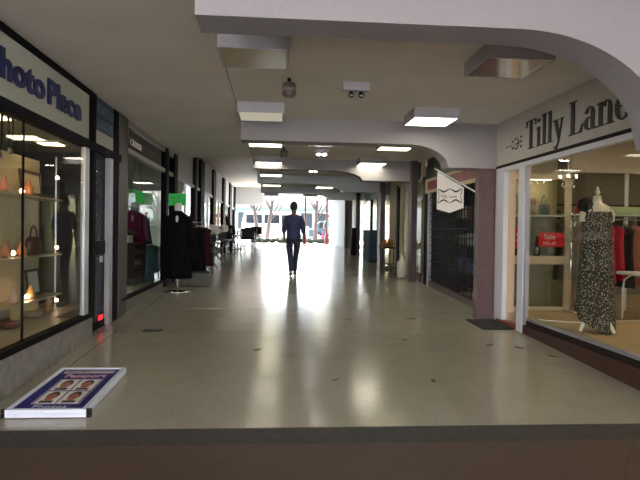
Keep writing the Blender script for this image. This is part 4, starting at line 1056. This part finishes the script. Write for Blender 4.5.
# things in the case
def boxy(x, y, z, sx, sy, sz, c, lb, cat, name): return tag(MB().box(x - sx / 2, x + sx / 2, y - sy / 2, y + sy / 2, z, z + sz).build(name, colour(c), bevel=min(sx, sy, sz) * .18), lb, cat, 'goods in the display case')
boxy(3.62, 8.62, 1.861, .22, .08, .34, (.45, .36, .24), 'tan picture card standing on the top shelf of the display case', 'picture', 'picture_card')
boxy(3.92, 8.6, 1.861, .12, .12, .26, (.28, .18, .10), 'brown box on the top shelf of the display case', 'box', 'gift_box')
bag(4.12, 8.6, 1.861, .95, mat('slate_leather', (.07, .08, .10), .5), 'slate grey handbag on the top shelf of the display case')
bag(3.72, 8.6, 1.241, .9, mat('black_leather', (.015, .013, .013), .5), 'black handbag on the lower shelf of the display case')
ornament(3.98, 8.5, 1.241, [(.04, 0), (.05, .04), (.035, .2), (.02, .26), (.03, .30)], mat('black_bottle', (.02, .02, .02), .2), 'tall black bottle on the lower shelf of the display case', 'bottle', 'bottle', 'goods in the display case')
ornament(4.18, 8.5, 1.241, [(.04, 0), (.05, .05), (.05, .12), (.02, .17), (.03, .19)], mat('white_bottle', (.5, .48, .42), .3), 'pale jar on the lower shelf of the display case', 'jar', 'jar', 'goods in the display case')
# white cord on the display floor
pts = [(3.46 + .02 * math.sin(i * .9) + .05 * math.sin(i * .23), 7.2 - i * .0 + (-.12) * i * 0 , .455) for i in range(1)]
pts = []
for i in range(40):
    u = i / 39; pts.append((3.46 + 1.5 * u ** 1.2, 7.3 - .15 * math.sin(u * 5) - .25 * u, .458))
tag(MB().tube(pts, .010, 6).build('power_cord', M['white']), 'white cord lying across the display floor behind the mannequin', 'cord')

# ================================================================= RIGHT, beyond pillar 2
# cream vase with flowers and small stand
zb = fz(14)
ornament(3.08, 13.75, zb + .002, [(.09, 0), (.115, .03), (.125, .20), (.12, .36), (.06, .45), (.045, .52), (.06, .56)], mat('cream_ceramic', (.62, .58, .50), .4), 'tall cream ceramic vase on the floor beside the dark pillar', 'vase', 'vase', None)
ft = thing('flower_stand', (3.0, 15.2, fz(15.2)), 'dark stand of orange brown flowers in front of the cream framed window', 'flower stand')
B(2.85, 3.15, 14.9, 15.5, fz(15.2) + .62, fz(15.2) + .66).build('stand_top', M['dark_frame'], ft)
for x in (2.88, 3.12):
    for y in (14.95, 15.45): MB().tube([(x, y, fz(y) + .0), (x, y, fz(15.2) + .62)], .014, 6).build('leg', M['alu_dull'], ft)
b = MB()
for k in range(26): b.ball((2.98 + random.uniform(-.16, .16), 15.2 + random.uniform(-.32, .32), fz(15.2) + .76 + random.uniform(-.08, .10)), random.uniform(.03, .05), 1, jit=.2)
b.build('blossoms', mat('rust_blossom', (.42, .12, .05), .7, noise=.4), ft)
b = MB()
for k in range(30):
    a = random.uniform(0, 6.3); c0 = (2.98 + random.uniform(-.12, .12), 15.2 + random.uniform(-.28, .28)); b.tube([(c0[0], c0[1], fz(15.2) + .66), (c0[0] + .05 * math.cos(a), c0[1] + .05 * math.sin(a), fz(15.2) + .74), (c0[0] + .1 * math.cos(a), c0[1] + .1 * math.sin(a), fz(15.2) + .78)], [.01, .022, .003], 4)
b.build('leaves', M['leaf'], ft)
for i, (x, y, s_) in enumerate(((2.98, 14.1, .22), (2.85, 14.5, .26), (3.1, 14.7, .24))):
    t = thing('wire_basket', (x, y, fz(y)), ('small grey wire basket beside the cream vase', 'grey wire basket nearest the walkway', 'grey wire basket under the flower stand')[i], 'basket', 'wire baskets by the window')
    b = MB(); n = 12
    for q, zz in ((.8, .01), (.9, s_ * .5), (1, s_)):
        b.tube([(x + s_ * .5 * q * math.cos(2 * math.pi * k / n), y + s_ * .5 * q * math.sin(2 * math.pi * k / n), fz(y) + .01 + zz) for k in range(n + 1)], .007, 5)
    for k in range(n): a = 2 * math.pi * k / n; b.tube([(x + s_ * .4 * math.cos(a), y + s_ * .4 * math.sin(a), fz(y) + .02), (x + s_ * .5 * math.cos(a), y + s_ * .5 * math.sin(a), fz(y) + .01 + s_)], .005, 4)
    b.build('basket_wire', M['alu_dull'], t)
    MB().ball((x, y, fz(y) + s_ * .55), s_ * .38, 2, (1, 1, .7), jit=.08).build('basket_filling', colour((.22, .20, .18)), t)
# dark blue cabinet
cb = thing('drawer_cabinet', (3.2, 18.6, fz(18.6)), 'dark blue grey cabinet with drawers standing by the right hand shop wall', 'cabinet')
zc = fz(17.9)
navyc = mat('dark_blue_cabinet', (.05, .085, .12), .8, noise=.1, spec=.1)
B(3.0, 3.32, 18.1, 19.4, zc + .03, zc + 1.02).build('cabinet_body', navyc, cb, bevel=.006)
for k in range(4):
    d = B(3.02, 3.30, 18.085, 18.10, zc + .08 + k * .235, zc + .29 + k * .235).build('drawer', mat('cabinet_drawer', (.06, .10, .14), .8, spec=.1), cb, bevel=.003)
    B(3.11, 3.21, 18.07, 18.085, zc + .18 + k * .235, zc + .20 + k * .235).build('drawer_handle', M['alu_dull'], d)
# black a-board by pillar 4
bb = thing('shop_board', (2.94, 20.9, fz(20.9)), 'narrow black sandwich board leaning by the far dark pillar', 'sandwich board')
b = MB(); b.prism([(2.80, 20.9, fz(20.9)), (3.0, 20.9, fz(20.9)), (3.0, 20.98, fz(20.9) + 1.0), (2.84, 20.98, fz(20.9) + 1.0)], (0, .03, 0)); b.build('board_panel', M['black_frame'], bb)
b = MB(); b.prism([(2.80, 21.15, fz(20.9)), (3.0, 21.15, fz(20.9)), (3.0, 21.03, fz(20.9) + 1.0), (2.84, 21.03, fz(20.9) + 1.0)], (0, .03, 0)); b.build('rear_panel', M['black_frame'], bb)
# goods inside the shuttered shop
for r in range(3):
    z = .75 + r * .55
    o = tag(B(3.9, 4.32, 9.0, 12.7, z, z + .03).build('stock_shelf', M['alu_dull']), 'grey stock shelf behind the black grille, ' + ('lowest', 'middle', 'topmost')[r], 'shelf', 'stock shelves behind the grille')
    for k in range(9):
        c = random.choice([(.5, .5, .5), (.12, .16, .25), (.25, .05, .05), (.3, .28, .25), (.6, .6, .62), (.08, .08, .09)])
        y = 9.15 + k * .38; hh = random.uniform(.12, .3)
        tag(MB().box(3.98, 4.24, y, y + .28, z + .03, z + .03 + hh).build('stock_box', colour(c), bevel=.01), 'stock box on the %s shelf behind the grille, %s from the near end' % (('lowest', 'middle', 'topmost')[r], ('first', 'second', 'third', 'fourth', 'fifth', 'sixth', 'seventh', 'eighth', 'ninth')[k]), 'box', 'stock boxes behind the grille')

# ================================================================= THE MAN WALKING AWAY
px, py = .47, 14.0; pz = fz(14.0)
man = thing('person', (px, py, pz), 'man in a dark navy shirt and jeans walking away down the arcade', 'person')
skn = mat('skin', (.20, .11, .08), .6)
denim = mat('dark_denim', (.028, .038, .075), .8, noise=.2, nscale=30)
shirt = mat('navy_shirt', (.03, .045, .11), .8, noise=.15, nscale=6)
shoe = mat('black_shoe', (.02, .018, .022), .5)
# local frame: x right, y forward (away), z up
J = dict(pel=(0, 0, .94), sp1=(0, 0, 1.08), ch=(0, .01, 1.28), ub=(0, .01, 1.42), nk=(0, .02, 1.50), hb=(0, .03, 1.58), ht=(0, .035, 1.68),
         lh=(-.085, 0, .90), lk=(-.075, .02, .50), la=(-.05, -.14, .12), lt=(-.065, .06, .035), lhl=(-.05, -.17, .05),
         rh=(.085, 0, .90), rk=(.068, .12, .50), ra=(.048, .16, .10), rt=(.065, .36, .03),
         ls=(-.17, .01, 1.40), le=(-.238, -.03, 1.12), lw=(-.215, .05, .88), rs=(.17, .01, 1.40), re=(.235, -.06, 1.12), rw=(.255, .0, .87))
def W(v, dx=0, dy=0, dz=0): return (px + v[0] + dx, py + v[1] + dy, pz + v[2] + dz)
names = list(J); idx = {n_: i for i, n_ in enumerate(names)}
R = dict(pel=(.13, .095), sp1=(.12, .09), ch=(.145, .10), ub=(.12, .085), nk=(.052, .052), hb=(.07, .08), ht=(.062, .075), lh=.078, lk=.052, la=.036, lt=.03, lhl=.03, rh=.078, rk=.052, ra=.036, rt=.03,
         ls=.055, le=.042, lw=.028, rs=.055, re=.042, rw=.028)
nodes = [(*W(J[n_]), *((R[n_],) if not isinstance(R[n_], tuple) else R[n_])) for n_ in names]
ed = [(idx[a], idx[c]) for a, c in (('pel', 'sp1'), ('sp1', 'ch'), ('ch', 'ub'), ('ub', 'nk'), ('nk', 'hb'), ('hb', 'ht'), ('pel', 'lh'), ('lh', 'lk'), ('lk', 'la'), ('la', 'lt'), ('pel', 'rh'), ('rh', 'rk'), ('rk', 'ra'), ('ra', 'rt'), ('ub', 'ls'), ('ls', 'le'), ('le', 'lw'), ('ub', 'rs'), ('rs', 're'), ('re', 'rw'), ('la', 'lhl'))]
# hands: palm + fingers, part of the same body mesh
def hand(nodes, ed, wr, sgn):
    w0 = Vector(J[wr]); pi_ = len(nodes)
    palm = w0 + Vector((sgn * .005, .015, -.075)); nodes.append((*W(palm), .020, .034)); ed.append((idx[wr], pi_))
    for f in range(4):
        base = w0 + Vector((sgn * .004, -.022 + f * .021, -.115)); ln = (.045, .055, .06, .05)[f]
        i0 = len(nodes)
        nodes.append((*W(base), .0095)); nodes.append((*W(base + Vector((-sgn * .006, .01, -ln * .6))), .0085)); nodes.append((*W(base + Vector((-sgn * .022, .022, -ln))), .007))
        ed += [(pi_, i0), (i0, i0 + 1), (i0 + 1, i0 + 2)]
    i0 = len(nodes); b0 = w0 + Vector((-sgn * .005, .045, -.055))
    nodes.append((*W(b0), .011)); nodes.append((*W(b0 + Vector((-sgn * .008, .022, -.035))), .009)); ed += [(pi_, i0), (i0, i0 + 1)]
hand(nodes, ed, 'lw', -1); hand(nodes, ed, 'rw', 1)
body = skin('body', nodes, ed, skn, man, 2, root=0)
# head detail: face, ears
hx, hy, hz = W((0, .045, 1.665))
b = MB(); b.ball((hx, hy, hz), .1, 3, (.76, .93, 1.15)); b.ball((hx - .078, hy, hz - .01), .026, 2, (.4, .8, 1.2)); b.ball((hx + .078, hy, hz - .01), .026, 2, (.4, .8, 1.2)); b.ball((hx, hy + .098, hz - .015), .018, 2, (.8, 1, 1.4)); b.ball((hx, hy + .085, hz - .062), .02, 2, (1.3, .5, .5))
b.build('head', skn, man, smooth=True)
b = MB(); b.ball((hx - .03, hy + .088, hz + .012), .011, 1); b.ball((hx + .03, hy + .088, hz + .012), .011, 1); b.build('eyes', M['paper_white'], man)
b = MB(); b.ball((hx, hy - .012, hz + .015), .113, 3, (.80, .94, 1.08), jit=.03)
b.build('hair', mat('dark_hair', (.02, .013, .010), .8), man, smooth=True)
# shirt
sn = [(*W((0, 0, .80)), .185, .13), (*W((0, 0, .95)), .18, .125), (*W((0, 0, 1.12)), .178, .12), (*W((0, .01, 1.28)), .21, .13), (*W((0, .01, 1.41)), .175, .11), (*W((0, .015, 1.50)), .082, .075),
      (*W((-.16, .01, 1.395)), .07), (*W((-.215, -.012, 1.24)), .074), (*W((-.232, -.03, 1.12)), .066), (*W((-.228, -.01, 1.02)), .06),
      (*W((.16, .01, 1.395)), .07), (*W((.215, -.03, 1.24)), .074), (*W((.232, -.06, 1.12)), .066), (*W((.236, -.05, 1.02)), .06)]
skin('shirt', sn, [(0, 1), (1, 2), (2, 3), (3, 4), (4, 5), (4, 6), (6, 7), (7, 8), (8, 9), (4, 10), (10, 11), (11, 12), (12, 13)], shirt, man, 2)
jn = [(*W((0, 0, .93)), .14, .11), (*W((-.09, .0, .86)), .098), (*W((-.095, .015, .68)), .092), (*W((-.075, .02, .50)), .074), (*W((-.06, -.06, .30)), .066), (*W((-.05, -.135, .08)), .063),
      (*W((.09, .0, .86)), .098), (*W((.088, .06, .68)), .092), (*W((.068, .12, .50)), .074), (*W((.056, .14, .30)), .066), (*W((.048, .16, .09)), .063)]
skin('jeans', jn, [(0, 1), (1, 2), (2, 3), (3, 4), (4, 5), (0, 6), (6, 7), (7, 8), (8, 9), (9, 10)], denim, man, 2)
for (hx_, hy_, tx, ty, lift) in ((-.05, -.17, -.07, .06, 0), (.048, .12, .065, .36, 0)):
    n_, e_ = chain((*W((hx_, hy_, .06 + lift)), .056, .055), (*W(((hx_ + tx) / 2, (hy_ + ty) / 2, .045 + lift)), .056, .042), (*W((tx, ty, .036)), .05, .032))
    n_ = [(a[0], a[1], a[2] + S * (a[1] - py), *a[3:]) for a in n_]
    skin('shoe', n_, e_, shoe, man, 2)

# seated person at the cafe, dark clothes
sx_, sy_ = -1.62, 20.3; sz_ = fz(20.3)
sp = thing('person', (sx_, sy_, sz_), 'person in dark clothes sitting at the cafe table nearest the shopfronts', 'person')
def W2(a, c, z): return (sx_ + a, sy_ + c, sz_ + z)
dn = [(*W2(0, 0, .52), .15, .11), (*W2(0, .02, .75), .13, .10), (*W2(0, .04, .98), .16, .10), (*W2(0, .06, 1.08), .055), (*W2(0, .10, 1.20), .075, .085), (*W2(0, .12, 1.28), .06),
      (*W2(-.1, .2, .52), .08), (*W2(-.11, .42, .52), .062), (*W2(-.11, .42, .28), .05), (*W2(-.11, .40, .08), .038), (*W2(-.11, .52, .04), .032),
      (*W2(.1, .2, .52), .08), (*W2(.11, .42, .52), .062), (*W2(.11, .42, .28), .05), (*W2(.11, .40, .08), .038), (*W2(.11, .52, .04), .032),
      (*W2(-.2, .04, .98), .06), (*W2(-.25, .12, .76), .046), (*W2(-.18, .36, .72), .034), (*W2(.2, .04, .98), .06), (*W2(.25, .12, .76), .046), (*W2(.18, .36, .72), .034)]
skin('body', dn, [(0, 1), (1, 2), (2, 3), (3, 4), (4, 5), (0, 6), (6, 7), (7, 8), (8, 9), (9, 10), (0, 11), (11, 12), (12, 13), (13, 14), (14, 15), (2, 16), (16, 17), (17, 18), (2, 19), (19, 20), (20, 21)], colour((.02, .016, .024)), sp)
MB().ball(W2(0, .10, 1.27), .10, 2, (.82, .92, 1)).build('hair', mat('black_hair', (.012, .01, .01), .8), sp, smooth=True)

# ================================================================= OUTSIDE THE FAR END
GZ = .87
hedge = MB()
for k in range(150):
    hedge.ball((-1.2 + 4.6 * (k / 149) + random.uniform(-.05, .05), 33.5 + random.uniform(-.15, .15), GZ + .14 + random.uniform(-.03, .06)), random.uniform(.10, .17), 1, jit=.3)
tag(hedge.build('hedge', M['hedge']), 'low dark green clipped hedge along the far edge of the walkway', 'hedge')
for (x, y, r, lb) in ((1.72, 32.2, .05, 'slim red brown post just right of the walking man'), (2.92, 32.2, .05, 'slim red brown post nearer the right hand wall')):
    t = thing('veranda_post', (x, y, fz(y)), lb, 'post', 'red brown veranda posts')
    MB().tube([(x, y, fz(y)), (x, y, 4.19)], r, 10).build('post_shaft', mat('red_brown_post', (.12, .02, .025), .5), t)
    MB().lathe([(.13, 0), (.12, .2), (.06, .55)], (x, y, fz(y)), 12).build('post_foot', mat('red_brown_foot', (.17, .03, .03), .5), t)
def tree(x, y, h, lean, lb):
    t = thing('street_tree', (x, y, GZ), lb, 'tree', 'bare trunked street trees')
    MB().tube([(x, y, GZ - .02), (x + lean * .3, y, GZ + h * .4), (x + lean, y, GZ + h)], [.17, .12, .08], 10).build('trunk', M['bark'], t, smooth=True)
    b = MB()
    for k in range(7):
        a = k * .9; z0 = GZ + h * (.55 + .06 * k); b.tube([(x + lean * .7, y, z0), (x + lean + .5 * math.cos(a), y + .4 * math.sin(a), z0 + .7), (x + lean + .8 * math.cos(a), y + .6 * math.sin(a), z0 + 1.5)], [.05, .035, .012], 6)
    b.build('branches', M['bark'], t, smooth=True)
tree(2.55, 36, 2.6, .1, 'bare tree trunk outside just right of the walking man')
tree(-.95, 35, 2.6, -.35, 'bare leaning tree trunk outside on the far left')
tree(-.45, 37, 2.6, .35, 'second bare tree trunk outside left of the walking man')
# parked white van
def vehicle(name, x, y, ln, wd, h, body, lb, cat, van=True):
    t = thing(name, (x, y, GZ), lb, cat)
    prof = [(-.5, .14), (-.5, .60), (-.47, .93), (-.42, 1), (.26, 1), (.36, .92), (.44, .55), (.5, .50), (.5, .14)] if van else [(-.5, .2), (-.5, .55), (-.40, .62), (-.28, .98), (.10, 1), (.24, .66), (.46, .58), (.5, .45), (.5, .2)]
    b = MB(); b.prism([(x + q[0] * ln, y, GZ + q[1] * h) for q in prof], (0, wd, 0)); b.build('vehicle_body', body, t, bevel=.03)
    gl = mat('vehicle_glass', (.015, .022, .03), .25, spec=.2)
    if van: wins = [(-.44, -.20), (-.17, .06), (.09, .33)]
    else: wins = [(-.30, -.08), (-.06, .14)]
    for a, c in wins: B(x + a * ln, x + c * ln, y - .012, y + .01, GZ + (.60 if van else .66) * h, GZ + .90 * h).build('side_window', gl, t)
    for a in (-.32, .32):
        w_ = MB().tube([(x + a * ln, y - .03, GZ + .32), (x + a * ln, y + .2, GZ + .32)], .32, 20).build('wheel', M['black'], t, smooth=False)
        MB().tube([(x + a * ln, y - .04, GZ + .32), (x + a * ln, y - .03, GZ + .32)], .17, 16).build('hub_cap', M['alu'], w_)
    return t
vehicle('parked_van', .1, 40, 4.6, 1.9, 2.0, mat('white_car_paint', (.85, .86, .88), .3), 'white van parked outside beyond the hedge, left of the walking man', 'van')
vehicle('parked_car', 4.6, 43.6, 4.0, 1.7, 1.5, mat('teal_car_paint', (.015, .045, .065), .3), 'dark teal car parked outside right of the walking man', 'car', van=False)
# shop building opposite
bd = thing('building', (0, 52, GZ), 'pale building across the street with a green awning and dark windows', 'building')
B(-16, 18, 52, 56, GZ, 6.5).build('wall', mat('pale_render', (.72, .74, .72), .9), bd)
B(-3.5, 6.5, 50.6, 52, 3.35, 3.55).build('awning', mat('pale_green_awning', (.16, .26, .22), .8), bd)
for i in range(7): B(-3.2 + i * 1.4, -2.2 + i * 1.4, 51.97, 52.02, GZ + .9, 3.2).build('window', mat('street_window', (.03, .05, .07), .3), bd)
for i, (z, c) in enumerate(((1.2, (.35, .04, .03)), (1.75, (.45, .25, .05)), (2.3, (.35, .06, .05)), (2.85, (.6, .4, .12)))): B(-5.6, -3.7, 51.9, 52.02, GZ + z - .5, GZ + z - .12).build('brick_band', colour(c), bd)
# person in turquoise with a red bag outside
ox, oy = 3.35, 36.0
op = thing('person', (ox, oy, GZ), 'person in a turquoise top walking outside beyond the right hand post', 'person')
def W3(a, c, z): return (ox + a, oy + c, GZ + z)
on = [(*W3(0, 0, .92), .14, .10), (*W3(0, 0, 1.15), .13, .09), (*W3(0, 0, 1.36), .16, .10), (*W3(0, 0, 1.46), .05), (*W3(0, 0, 1.58), .08), (*W3(0, 0, 1.68), .06),
      (*W3(-.1, .08, .5), .06), (*W3(-.1, .0, .08), .04), (*W3(-.1, -.1, .035), .03), (*W3(.1, -.05, .5), .06), (*W3(.1, -.2, .08), .04), (*W3(.1, -.3, .035), .03),
      (*W3(-.2, 0, 1.34), .05), (*W3(-.27, .02, 1.08), .04), (*W3(-.26, -.08, .85), .03), (*W3(.2, 0, 1.34), .05), (*W3(.27, .02, 1.08), .04), (*W3(.26, -.08, .85), .03)]
skin('body', on, [(0, 1), (1, 2), (2, 3), (3, 4), (4, 5), (0, 6), (6, 7), (7, 8), (0, 9), (9, 10), (10, 11), (2, 12), (12, 13), (13, 14), (2, 15), (15, 16), (16, 17)], colour((.30, .18, .15)), op)
skin('top', [(*W3(0, 0, .90), .16, .12), (*W3(0, 0, 1.15), .15, .11), (*W3(0, 0, 1.38), .17, .11), (*W3(-.21, 0, 1.33), .06), (*W3(.21, 0, 1.33), .06)], [(0, 1), (1, 2), (2, 3), (2, 4)], colour((.05, .35, .45)), op)
MB().ball(W3(0, .01, 1.66), .11, 2).build('hair', mat('brown_hair', (.05, .03, .02), .8), op, smooth=True)
bag(3.02, 36.0, GZ + .0, 2.2, colour((.40, .03, .10)), 'magenta bag standing outside beside the person in turquoise')
